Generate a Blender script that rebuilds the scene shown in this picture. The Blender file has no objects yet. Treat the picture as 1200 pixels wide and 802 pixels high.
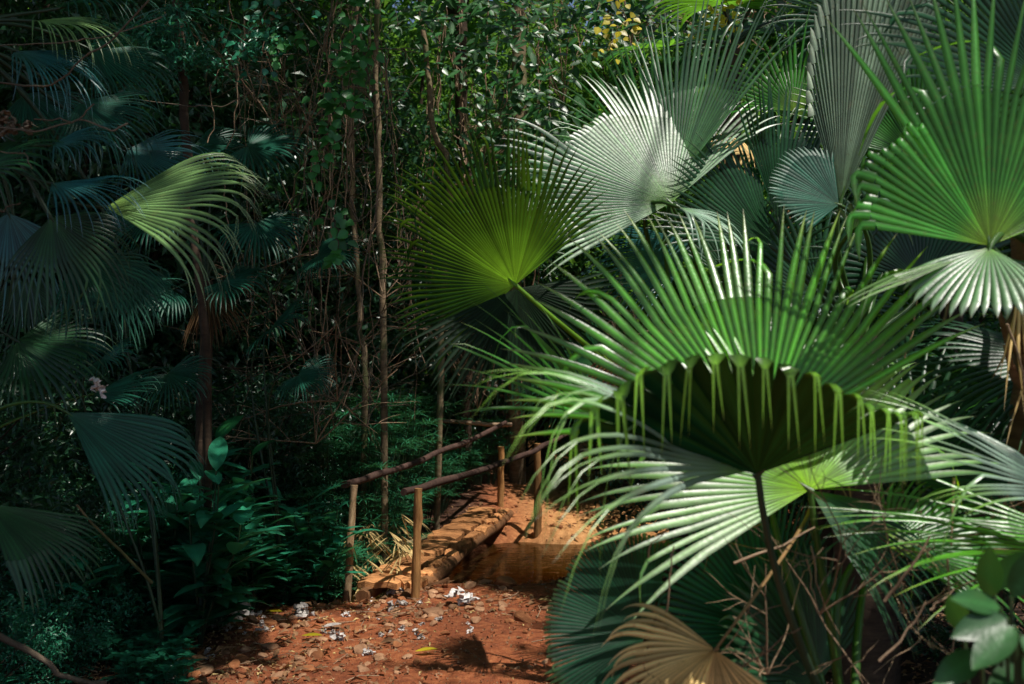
import bpy, math, random
import numpy as np
from mathutils import Vector, Matrix

SC = bpy.context.scene
COL = SC.collection
R = math.radians
F = 1200 * 35 / 36.0          # focal length in photo pixels
CAM = np.array([0.0, 0.0, 1.7])
PITCH = R(1.91)
FW = np.array([0, math.cos(PITCH), math.sin(PITCH)])
UP = np.array([0, -math.sin(PITCH), math.cos(PITCH)])
G = np.array([0, 0, -1.0])
TOSUN = np.array([0.32, -0.28, 0.90]); TOSUN /= np.linalg.norm(TOSUN)


def P(px, py, d):
    """world point seen at photo pixel (px,py), d metres ahead"""
    return CAM + FW * d + np.array([1.0, 0, 0]) * ((px - 600) / F * d) + UP * ((401 - py) / F * d)


def sm(a, b, x):
    t = np.clip((x - a) / (b - a), 0, 1)
    return t * t * (3 - 2 * t)


def norm(v):
    v = np.asarray(v, float)
    return v / (np.linalg.norm(v, axis=-1, keepdims=True) + 1e-12)


# ------------------------------------------------------------------ ground
def vnoise(x, y, seed=0):
    xi = np.floor(x).astype(int); yi = np.floor(y).astype(int)
    xf = x - xi; yf = y - yi
    def h(a, b):
        n = (a * 374761393 + b * 668265263 + seed * 974634777) & 0xffffffff
        n = ((n ^ (n >> 13)) * 1274126177) & 0xffffffff
        return ((n ^ (n >> 16)) & 0xffff) / 65535.0
    u = xf * xf * (3 - 2 * xf); v = yf * yf * (3 - 2 * yf)
    return (h(xi, yi) * (1 - u) + h(xi + 1, yi) * u) * (1 - v) + (h(xi, yi + 1) * (1 - u) + h(xi + 1, yi + 1) * u) * v


def gh(x, y):
    x = np.asarray(x, float); y = np.asarray(y, float)
    z = 0.05 * (vnoise(x * .9, y * .9, 1) - .5) + 0.045 * (vnoise(x * 3, y * 3, 2) - .5) + 0.02 * (vnoise(x * 9, y * 9, 3) - .5)
    path = np.exp(-((x + .45) / 1.0) ** 2)
    z = z * (1 - .35 * path)
    z += 0.012 * (vnoise(x * 24, y * 24, 4) - .5)
    cy = 9.75 + 0.12 * x + .25 * np.sin(x * .9)
    dd = np.abs(y - cy) + .7 * (vnoise(x * 1.6, y * 1.6, 5) - .5) + .25 * (vnoise(x * 5, y * 5, 6) - .5)
    z -= 0.42 * (1 - sm(.75, 1.75, dd))
    z += .25 * sm(-2.3, -5, x) * (1 - sm(7, 9, y)) + .2 * sm(.6, 2.5, x) * (1 - sm(7, 9, y))
    far = np.maximum(y - 13.5, 0)
    z += .13 * far * (1 - .75 * np.exp(-((x - 1.2) / 1.0) ** 2)) * sm(40, 20, y) + .25 * sm(11.5, 13.5, y) * (1 - np.exp(-((x - .9) / .9) ** 2))
    return z


# ------------------------------------------------------------------ materials
def newmat(name):
    m = bpy.data.materials.new(name); m.use_nodes = True
    nt = m.node_tree; nt.nodes.clear()
    out = nt.nodes.new('ShaderNodeOutputMaterial')
    return m, nt, out


def nd(nt, t, **kw):
    n = nt.nodes.new(t)
    for k, v in kw.items():
        if k in n.inputs: n.inputs[k].default_value = v
        else: setattr(n, k, v)
    return n


def ramp(nt, fac, stops):
    r = nt.nodes.new('ShaderNodeValToRGB')
    els = r.color_ramp.elements
    els.remove(els[1]); els[0].position = stops[0][0]; els[0].color = (*stops[0][1], 1)
    for p, c in stops[1:]:
        e = els.new(p); e.color = (*c, 1)
    nt.links.new(fac, r.inputs['Fac'])
    return r.outputs['Color']


def mul(nt, a, b):
    m = nt.nodes.new('ShaderNodeMix'); m.data_type = 'RGBA'; m.blend_type = 'MULTIPLY'; m.inputs['Factor'].default_value = 1
    nt.links.new(a, m.inputs['A']); nt.links.new(b, m.inputs['B'])
    return m.outputs['Result']


def leafmat(name, hub, mid, tip, trans=(.25, .45, .03), tw=.3, rough=.38, spec=.5, edge=None, vein=.35, spots=0.0, tr=None, ior=1.5, ts=(.8, 1), brown=True, ribs=0, spr=None):
    """attribute 'leaf' = (distance along the blade, random per leaf, across 0 edge .. 1 rib)"""
    m, nt, out = newmat(name)
    at = nd(nt, 'ShaderNodeAttribute', attribute_name='leaf')
    sp = nd(nt, 'ShaderNodeSeparateColor'); nt.links.new(at.outputs['Color'], sp.inputs[0])
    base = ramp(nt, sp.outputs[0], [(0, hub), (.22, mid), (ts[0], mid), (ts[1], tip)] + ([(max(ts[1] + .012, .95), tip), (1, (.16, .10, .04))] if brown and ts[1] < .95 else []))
    rr = ramp(nt, sp.outputs[1], [(0, (.62,) * 3), (1, (1.35,) * 3)])
    rb = ramp(nt, sp.outputs[2], [(0, (1 - vein,) * 3), (.75, (1,) * 3), (1, (1 + vein * .8,) * 3)])
    tc = nd(nt, 'ShaderNodeTexCoord')
    ns = nd(nt, 'ShaderNodeTexNoise', Scale=5.0, Detail=5.0); nt.links.new(tc.outputs['Object'], ns.inputs['Vector'])
    rn = ramp(nt, ns.outputs['Fac'], [(.3, (.72,) * 3), (.7, (1.28,) * 3)])
    c = mul(nt, mul(nt, mul(nt, base, rr), rb), rn)
    if ribs:
        m1 = nd(nt, 'ShaderNodeMath', operation='MULTIPLY_ADD'); nt.links.new(sp.outputs[0], m1.inputs[0]); m1.inputs[1].default_value = ribs
        m0 = nd(nt, 'ShaderNodeMath', operation='MULTIPLY'); nt.links.new(sp.outputs[2], m0.inputs[0]); m0.inputs[1].default_value = 2.2; nt.links.new(m0.outputs[0], m1.inputs[2])
        fr = nd(nt, 'ShaderNodeMath', operation='FRACT'); nt.links.new(m1.outputs[0], fr.inputs[0])
        c = mul(nt, c, ramp(nt, fr.outputs[0], [(0, (1.5,) * 3), (.1, (.8,) * 3), (.55, (1.1,) * 3), (.92, (.85,) * 3), (1, (1.5,) * 3)]))
    ns2 = nd(nt, 'ShaderNodeTexNoise', Scale=60.0, Detail=3.0); nt.links.new(tc.outputs['Object'], ns2.inputs['Vector'])
    ns3 = nd(nt, 'ShaderNodeTexNoise', Scale=9.0, Detail=6.0, Roughness=.65); nt.links.new(tc.outputs['Object'], ns3.inputs['Vector'])
    mxy = nt.nodes.new('ShaderNodeMix'); mxy.data_type = 'RGBA'
    nt.links.new(ramp(nt, ns3.outputs['Fac'], [(.58, (0,) * 3), (.72, (.35,) * 3)]), mxy.inputs['Factor']); nt.links.new(c, mxy.inputs['A'])
    mxy.inputs['B'].default_value = (min(1, mid[0] * 2 + .006), mid[1] * 1.05, mid[2] * .9, 1); c = mxy.outputs['Result']
    if spots:
        mx = nt.nodes.new('ShaderNodeMix'); mx.data_type = 'RGBA'
        f = ramp(nt, ns2.outputs['Fac'], [(.60, (0,) * 3), (.70, (spots,) * 3)])
        nt.links.new(f, mx.inputs['Factor']); nt.links.new(c, mx.inputs['A']); mx.inputs['B'].default_value = (.16, .11, .04, 1)
        c = mx.outputs['Result']
    b = nd(nt, 'ShaderNodeBsdfPrincipled'); b.inputs['Specular IOR Level'].default_value = spec; b.inputs['IOR'].default_value = ior
    if spr: nt.links.new(ramp(nt, sp.outputs[0], [(p, (k, k, k)) for p, k in spr]), b.inputs['Specular IOR Level'])
    rg = nd(nt, 'ShaderNodeMapRange'); rg.inputs['To Min'].default_value = rough * .75; rg.inputs['To Max'].default_value = min(1, rough * 1.35)
    nt.links.new(ns.outputs['Fac'], rg.inputs['Value']); nt.links.new(rg.outputs[0], b.inputs['Roughness'])
    nt.links.new(c, b.inputs['Base Color'])
    bp = nd(nt, 'ShaderNodeBump', Strength=.25, Distance=.004); nt.links.new(ns2.outputs['Fac'], bp.inputs['Height']); nt.links.new(bp.outputs[0], b.inputs['Normal'])
    if tw > 0:
        t = nd(nt, 'ShaderNodeBsdfTranslucent')
        tm = nd(nt, 'ShaderNodeRGB'); tm.outputs[0].default_value = (*trans, 1)
        tcol = mul(nt, mul(nt, tm.outputs[0], rr), rn)
        if tr: tcol = mul(nt, tcol, ramp(nt, sp.outputs[0], [(p, (k, k, k)) for p, k in tr]))
        nt.links.new(tcol, t.inputs['Color'])
        mx = nd(nt, 'ShaderNodeMixShader'); mx.inputs[0].default_value = tw
        nt.links.new(b.outputs[0], mx.inputs[1]); nt.links.new(t.outputs[0], mx.inputs[2])
        nt.links.new(mx.outputs[0], out.inputs[0])
    else:
        nt.links.new(b.outputs[0], out.inputs[0])
    return m


def barkmat(name, a, b, scale=(8, 8, 30), rough=.85, bump=.6, moss=None):
    m, nt, out = newmat(name)
    tc = nd(nt, 'ShaderNodeTexCoord'); mp = nd(nt, 'ShaderNodeMapping'); mp.inputs['Scale'].default_value = scale
    nt.links.new(tc.outputs['Object'], mp.inputs[0])
    n1 = nd(nt, 'ShaderNodeTexNoise', Scale=1.0, Detail=8.0, Roughness=.7); nt.links.new(mp.outputs[0], n1.inputs['Vector'])
    c = ramp(nt, n1.outputs['Fac'], [(.3, a), (.7, b)])
    n2 = nd(nt, 'ShaderNodeTexNoise', Scale=3.0, Detail=4.0); nt.links.new(tc.outputs['Object'], n2.inputs['Vector'])
    c = mul(nt, c, ramp(nt, n2.outputs['Fac'], [(.3, (.65,) * 3), (.7, (1.3,) * 3)]))
    if moss:
        mx = nt.nodes.new('ShaderNodeMix'); mx.data_type = 'RGBA'
        nt.links.new(ramp(nt, n2.outputs['Fac'], [(.5, (0,) * 3), (.62, (.8,) * 3)]), mx.inputs['Factor'])
        nt.links.new(c, mx.inputs['A']); mx.inputs['B'].default_value = (*moss, 1); c = mx.outputs['Result']
    oi = nd(nt, 'ShaderNodeObjectInfo'); c = mul(nt, c, ramp(nt, oi.outputs['Random'], [(0, (.62, .58, .55)), (1, (1.25, 1.22, 1.2))]))
    bs = nd(nt, 'ShaderNodeBsdfPrincipled', Roughness=rough); bs.inputs['Specular IOR Level'].default_value = .25
    nt.links.new(c, bs.inputs['Base Color'])
    bp = nd(nt, 'ShaderNodeBump', Strength=bump, Distance=.01); nt.links.new(n1.outputs['Fac'], bp.inputs['Height']); nt.links.new(bp.outputs[0], bs.inputs['Normal'])
    nt.links.new(bs.outputs[0], out.inputs[0])
    return m


M = {}
YG = (.30, .52, .03)
M['frond_bright'] = leafmat('frond_bright', (.36, .52, .04), (.08, .34, .02), (.26, .42, .06), (.40, .90, .04), .40, .30, .9, ior=1.5, ts=(.82, .93), vein=.9, spots=.35)  # base colour raised for fronds meant to look sunlit
M['frond_lit_hub'] = leafmat('frond_lit_hub', (.36, .70, .015), (.15, .42, .04), (.14, .40, .05), (.58, 1.0, .02), .45, .42, .8, ior=2.0, ts=(.8, .93), vein=.7, spots=.3, spr=[(0, .05), (.16, .15), (.34, .8), (.6, 1)])  # hub colour brightened as if sun shone through it
M['frond_mid'] = leafmat('frond_mid', (.24, .38, .04), (.04, .20, .025), (.12, .22, .05), (.30, .75, .05), .34, .30, .5, vein=.6, ts=(.82, .93), spots=.3)
M['frond_backlit'] = leafmat('frond_backlit', (.24, .40, .03), (.016, .12, .014), (.05, .18, .05), (.50, .98, .05), .42, .36, .4, vein=.8, tr=[(0, 1), (.16, .85), (.38, .28), (.8, .15)], ts=(.82, .93))  # backlight glow painted at the hub, darker toward the edge
M['frond_shaded_half'] = leafmat('frond_shaded_half', (.006, .02, .006), (.006, .02, .008), (.01, .03, .01), (.03, .12, .02), .1, .6, .15, vein=.5)  # near-black colour paints the shade on the lower half
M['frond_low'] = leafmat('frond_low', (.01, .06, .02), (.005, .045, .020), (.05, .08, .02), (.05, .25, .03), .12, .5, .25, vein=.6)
M['frond_shade_lit_tips'] = leafmat('frond_shade_lit_tips', (.0008, .05, .022), (.0006, .045, .020), (.26, .56, .05), (.50, 1.0, .05), .32, .22, .2, vein=.4, tr=[(0, .02), (.72, .03), (.78, .9), (1, 1)], ts=(.70, .76), spr=[(0, .08), (.7, .08), (.76, .5)], ior=1.6)  # blade painted shade dark, hanging tips painted sunlit
M['frond_gloss'] = leafmat('frond_gloss', (.16, .34, .06), (.09, .24, .08), (.24, .36, .22), (.26, .60, .10), .25, .40, 1.0, vein=.75, ior=1.65, ts=(.8, .93), spots=.3, spr=[(0, .2), (.25, .9), (1, 1)])
M['frond_edge'] = leafmat('frond_edge', (.30, .46, .05), (.06, .26, .04), (.14, .30, .10), (.32, .80, .05), .38, .30, .4, ior=1.5, ts=(.82, .93), vein=.7, spots=.35)
M['frond_dark'] = leafmat('frond_dark', (.03, .10, .03), (.012, .065, .022), (.05, .10, .03), (.04, .20, .03), .18, .36, .5, vein=.5)  # darker frond copy, shade put into the colour
M['frond_shade'] = leafmat('frond_shade', (.02, .09, .05), (.010, .085, .052), (.05, .14, .09), (.03, .16, .06), .15, .42, .35, vein=.5)  # shade and its teal cast put into the base colour
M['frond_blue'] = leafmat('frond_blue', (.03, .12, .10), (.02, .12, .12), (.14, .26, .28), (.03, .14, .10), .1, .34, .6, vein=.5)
M['frond_silver_sheen'] = leafmat('frond_silver_sheen', (.16, .36, .10), (.32, .50, .36), (.46, .60, .50), (.22, .5, .12), .2, .30, .6, vein=.5, spots=.2)  # pale base stands in for white sun sheen
M['frond_sky_sheen'] = leafmat('frond_sky_sheen', (.10, .26, .06), (.30, .42, .34), (.24, .50, .06), (.35, .80, .05), .28, .32, .9, vein=.5, ts=(.5, .85), ior=1.6)  # whitish middle paints the sheen of the sky
M['frond_grey'] = leafmat('frond_grey', (.16, .28, .12), (.26, .36, .24), (.34, .42, .30), (.3, .45, .2), .25, .45, .5, vein=.7, spots=.4)
M['frond_pale'] = leafmat('frond_pale', (.20, .34, .07), (.15, .28, .09), (.28, .36, .18), (.22, .42, .08), .2, .35, .5, vein=.7)
M['frond_dead'] = leafmat('frond_dead', (.60, .36, .12), (.92, .64, .26), (.95, .74, .42), (.9, .6, .2), .3, .6, .25, vein=.6, spots=.5, brown=False)
M['frond_deaddark'] = leafmat('frond_deaddark', (.10, .06, .03), (.13, .075, .035), (.2, .13, .07), (.15, .1, .04), .1, .8, .1, vein=.7)
M['broad'] = leafmat('broad', (.03, .22, .12), (.025, .23, .125), (.05, .26, .12), (.06, .34, .10), .2, .34, .6, vein=.3, ribs=7)
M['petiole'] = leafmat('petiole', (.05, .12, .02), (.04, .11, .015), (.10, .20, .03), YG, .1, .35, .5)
M['petiole_lit'] = leafmat('petiole_lit', (.12, .26, .02), (.14, .30, .02), (.2, .4, .03), YG, .2, .35, .5)  # lit copy of the stalk, sunlight put into its colour
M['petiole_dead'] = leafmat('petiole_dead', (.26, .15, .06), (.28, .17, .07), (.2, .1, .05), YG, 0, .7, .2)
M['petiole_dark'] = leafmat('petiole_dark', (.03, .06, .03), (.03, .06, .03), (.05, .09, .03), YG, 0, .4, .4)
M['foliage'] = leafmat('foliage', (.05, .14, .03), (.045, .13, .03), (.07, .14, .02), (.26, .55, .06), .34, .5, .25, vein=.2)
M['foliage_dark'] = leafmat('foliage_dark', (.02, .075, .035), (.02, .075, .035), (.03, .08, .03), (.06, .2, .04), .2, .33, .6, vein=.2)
M['foliage_shade_teal'] = leafmat('foliage_shade_teal', (.02, .17, .09), (.02, .17, .09), (.04, .20, .09), (.05, .26, .08), .2, .36, .6, vein=.3)  # teal in the base stands for bluish shade
M['foliage_yellow'] = leafmat('foliage_yellow', (.50, .42, .02), (.50, .42, .02), (.4, .42, .03), (.7, .6, .03), .35, .4, .5, vein=.2)
M['foliage_heart'] = leafmat('foliage_heart', (.04, .20, .05), (.04, .20, .05), (.05, .22, .05), (.15, .5, .05), .3, .36, .6, vein=.2)
M['foliage_brown'] = leafmat('foliage_brown', (.16, .07, .035), (.26, .14, .07), (.42, .26, .14), (.3, .15, .05), .2, .8, .2, vein=.2)
M['glossy_leaf'] = leafmat('glossy_leaf', (.04, .14, .035), (.03, .12, .03), (.04, .13, .03), (.12, .40, .04), .14, .34, .45, vein=.35, ribs=9)
M['sedge'] = leafmat('sedge', (.03, .18, .09), (.025, .17, .08), (.09, .20, .06), (.08, .3, .07), .2, .4, .5, vein=.3)
M['straw'] = leafmat('straw', (.50, .36, .15), (.55, .40, .17), (.60, .45, .22), (.4, .3, .1), .15, .7, .2, vein=.3)
M['trunk'] = barkmat('trunk', (.14, .10, .06), (.34, .26, .16), moss=(.06, .09, .03))
M['trunk_dark'] = barkmat('trunk_dark', (.03, .02, .015), (.09, .06, .04))
M['palm_trunk'] = barkmat('palm_trunk', (.10, .05, .025), (.34, .20, .11), (6, 6, 40), bump=1)
M['vine'] = barkmat('vine', (.09, .07, .05), (.22, .175, .13), (30, 30, 30))
M['twig'] = barkmat('twig', (.20, .13, .08), (.42, .30, .2), (30, 30, 30))
M['post'] = barkmat('post', (.20, .10, .035), (.56, .31, .12), (45, 45, 5), bump=.9)
M['post_pale'] = barkmat('post_pale', (.18, .09, .035), (.62, .46, .28), (30, 30, 9), bump=.9)
M['rail'] = barkmat('rail', (.05, .03, .025), (.17, .10, .08), (40, 40, 6), bump=.5)
M['log'] = barkmat('log', (.14, .06, .025), (.32, .16, .07), (20, 20, 5), bump=.6)
M['plank'] = barkmat('plank', (.26, .10, .035), (.78, .38, .15), (5, 34, 20), bump=1.0)
M['stone'] = barkmat('stone', (.26, .12, .06), (.52, .32, .19), (9, 9, 9), bump=.6)
M['clay'] = barkmat('clay', (.22, .075, .03), (.40, .17, .07), (12, 12, 12), bump=.9)
M['crumple'] = barkmat('crumple', (.35, .32, .31), (.85, .82, .80), (22, 22, 22), rough=.8, bump=.4)


def groundmat():
    m, nt, out = newmat('laterite_ground')
    tc = nd(nt, 'ShaderNodeTexCoord')
    n1 = nd(nt, 'ShaderNodeTexNoise', Scale=.8, Detail=6.0); n2 = nd(nt, 'ShaderNodeTexNoise', Scale=14.0, Detail=8.0, Roughness=.7); n3 = nd(nt, 'ShaderNodeTexNoise', Scale=90.0, Detail=4.0)
    vo = nd(nt, 'ShaderNodeTexVoronoi', Scale=38.0)
    for n in (n1, n2, n3, vo): nt.links.new(tc.outputs['Object'], n.inputs['Vector'])
    c = ramp(nt, n2.outputs['Fac'], [(.25, (.10, .032, .015)), (.5, (.32, .092, .034)), (.72, (.52, .20, .08))])
    c = mul(nt, c, ramp(nt, n1.outputs['Fac'], [(.3, (.65, .6, .6)), (.7, (1.25, 1.25, 1.2))]))
    mx = nt.nodes.new('ShaderNodeMix'); mx.data_type = 'RGBA'
    nt.links.new(ramp(nt, vo.outputs['Distance'], [(.10, (.85,) * 3), (.17, (0,) * 3)]), mx.inputs['Factor'])
    nt.links.new(c, mx.inputs['A']); nt.links.new(ramp(nt, n3.outputs['Fac'], [(.4, (.12, .05, .03)), (.6, (.50, .30, .17))]), mx.inputs['B'])
    c = mx.outputs['Result']
    # dark soil off the path, partly painted shade; laterite beyond the stream painted sunlit
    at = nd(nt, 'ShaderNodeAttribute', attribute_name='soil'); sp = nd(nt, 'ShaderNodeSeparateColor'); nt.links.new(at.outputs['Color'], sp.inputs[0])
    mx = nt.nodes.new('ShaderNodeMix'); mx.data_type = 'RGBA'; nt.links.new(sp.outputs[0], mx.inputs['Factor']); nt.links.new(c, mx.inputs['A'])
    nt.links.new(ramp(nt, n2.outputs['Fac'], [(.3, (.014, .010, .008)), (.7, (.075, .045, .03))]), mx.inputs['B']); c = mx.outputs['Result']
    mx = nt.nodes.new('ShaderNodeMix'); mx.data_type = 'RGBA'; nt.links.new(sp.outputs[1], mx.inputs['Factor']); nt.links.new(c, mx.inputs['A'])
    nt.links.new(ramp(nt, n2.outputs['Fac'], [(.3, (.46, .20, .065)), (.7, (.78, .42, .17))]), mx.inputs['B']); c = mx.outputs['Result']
    b = nd(nt, 'ShaderNodeBsdfPrincipled', Roughness=.85); b.inputs['Specular IOR Level'].default_value = .3
    nt.links.new(c, b.inputs['Base Color'])
    ad = nd(nt, 'ShaderNodeMath', operation='ADD'); nt.links.new(n2.outputs['Fac'], ad.inputs[0]); nt.links.new(n3.outputs['Fac'], ad.inputs[1])
    bp = nd(nt, 'ShaderNodeBump', Strength=.9, Distance=.02); nt.links.new(ad.outputs[0], bp.inputs['Height']); nt.links.new(bp.outputs[0], b.inputs['Normal'])
    nt.links.new(b.outputs[0], out.inputs[0])
    return m


def watermat():
    m, nt, out = newmat('stream_water')
    tc = nd(nt, 'ShaderNodeTexCoord'); mp = nd(nt, 'ShaderNodeMapping'); mp.inputs['Scale'].default_value = (3.5, 6, 1)
    nt.links.new(tc.outputs['Object'], mp.inputs[0])
    n = nd(nt, 'ShaderNodeTexNoise', Scale=2.0, Detail=4.0); nt.links.new(mp.outputs[0], n.inputs['Vector'])
    bp = nd(nt, 'ShaderNodeBump', Strength=.16, Distance=.04); nt.links.new(n.outputs['Fac'], bp.inputs['Height'])
    g = nd(nt, 'ShaderNodeBsdfPrincipled', Roughness=.05); g.inputs['Base Color'].default_value = (.03, .018, .006, 1); g.inputs['Specular IOR Level'].default_value = .9; nt.links.new(bp.outputs[0], g.inputs['Normal'])
    t = nd(nt, 'ShaderNodeBsdfTransparent'); t.inputs[0].default_value = (.62, .52, .20, 1)
    mx = nd(nt, 'ShaderNodeMixShader'); mx.inputs[0].default_value = .62
    nt.links.new(t.outputs[0], mx.inputs[1]); nt.links.new(g.outputs[0], mx.inputs[2]); nt.links.new(mx.outputs[0], out.inputs[0])
    return m


M['ground'] = groundmat(); M['water'] = watermat()


# ------------------------------------------------------------------ mesh helpers
class MB:
    def __init__(s):
        s.v = []; s.f = []; s.c = []; s.n = 0

    def add(s, v, f, c):
        v = np.asarray(v, float).reshape(-1, 3); f = np.asarray(f, int); c = np.asarray(c, float).reshape(-1, 3)
        s.v.append(v); s.f.append(f + s.n); s.c.append(c); s.n += len(v)

    def build(s, name, mat, parent=None, smooth=True, world_origin=None):
        v = np.concatenate(s.v); c = np.concatenate(s.c)
        if world_origin is not None: v = v - np.asarray(world_origin)
        me = bpy.data.meshes.new(name)
        loops = np.concatenate([f.reshape(-1) for f in s.f])
        tot = np.concatenate([np.full(len(f), f.shape[1]) for f in s.f])
        me.vertices.add(len(v)); me.vertices.foreach_set('co', v.astype(np.float32).reshape(-1))
        me.loops.add(len(loops)); me.loops.foreach_set('vertex_index', loops.astype(np.int32))
        me.polygons.add(len(tot)); me.polygons.foreach_set('loop_start', np.concatenate([[0], np.cumsum(tot)[:-1]]).astype(np.int32))
        me.polygons.foreach_set('loop_total', tot.astype(np.int32))
        me.polygons.foreach_set('use_smooth', np.full(len(tot), smooth))
        at = me.color_attributes.new('leaf', 'FLOAT_COLOR', 'POINT')
        at.data.foreach_set('color', np.hstack([c, np.ones((len(c), 1))]).astype(np.float32).reshape(-1))
        me.update(calc_edges=True); me.validate()
        me.materials.append(mat)
        o = bpy.data.objects.new(name, me); COL.objects.link(o)
        if parent is not None: o.parent = parent
        if world_origin is not None: o.location = world_origin
        return o


def tag(o, label=None, cat=None, group=None, kind=None):
    if label: o['label'] = label
    if cat: o['category'] = cat
    if group: o['group'] = group
    if kind: o['kind'] = kind
    return o


def empty(name, loc, label=None, cat=None, group=None):
    o = bpy.data.objects.new(name, None); o.empty_display_size = .1
    COL.objects.link(o); o.location = loc
    return tag(o, label, cat, group)


def copy_tree(o, parent=None):
    c = o.copy(); COL.objects.link(c)
    if parent is not None: c.parent = parent
    for ch in list(o.children): copy_tree(ch, c)
    return c


def tube(mb, pts, rad, sides=6, cap=True, rnd=.5, rough=0.0, rng=None):
    pts = np.asarray(pts, float); n = len(pts)
    rad = np.broadcast_to(np.asarray(rad, float), (n,)) if np.ndim(rad) else np.full(n, float(rad))
    t = norm(np.gradient(pts, axis=0))
    ref = np.array([0, 0, 1.0]) if abs(t[0][2]) < .8 else np.array([1.0, 0, 0])
    a = norm(np.cross(t, ref)); b = np.cross(t, a)
    th = np.linspace(0, 2 * np.pi, sides, endpoint=False)
    rr = rad[:, None] * np.ones(sides)
    if rough and rng is not None: rr = rr * (1 + rough * (rng.random((n, sides)) - .5) * 2)
    v = pts[:, None] + rr[..., None] * (a[:, None] * np.cos(th)[None, :, None] + b[:, None] * np.sin(th)[None, :, None])
    i = np.arange(n - 1)[:, None] * sides; j = np.arange(sides)[None]; j2 = (j + 1) % sides
    f = np.stack([i + j, i + j2, i + sides + j2, i + sides + j], -1).reshape(-1, 4)
    c = np.zeros((n, sides, 3)); c[..., 0] = np.linspace(0, 1, n)[:, None]; c[..., 1] = rnd; c[..., 2] = .6
    mb.add(v.reshape(-1, 3), f, c.reshape(-1, 3))
    if cap and sides >= 3:
        for k, s in ((0, 0), (n - 1, (n - 1) * sides)):
            base = mb.n - n * sides if False else None
        v0 = np.vstack([v[0], pts[0:1]]); v1 = np.vstack([v[-1], pts[-1:]])
        tri = np.stack([np.arange(sides), (np.arange(sides) + 1) % sides, np.full(sides, sides)], -1)
        mb.add(v0, tri, np.tile([0, rnd, .6], (sides + 1, 1))); mb.add(v1, tri, np.tile([1, rnd, .6], (sides + 1, 1)))


def bez(p0, p1, p2, p3, n=16):
    t = np.linspace(0, 1, n)[:, None]
    return (1 - t) ** 3 * p0 + 3 * (1 - t) ** 2 * t * p1 + 3 * (1 - t) * t * t * p2 + t ** 3 * p3


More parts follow.
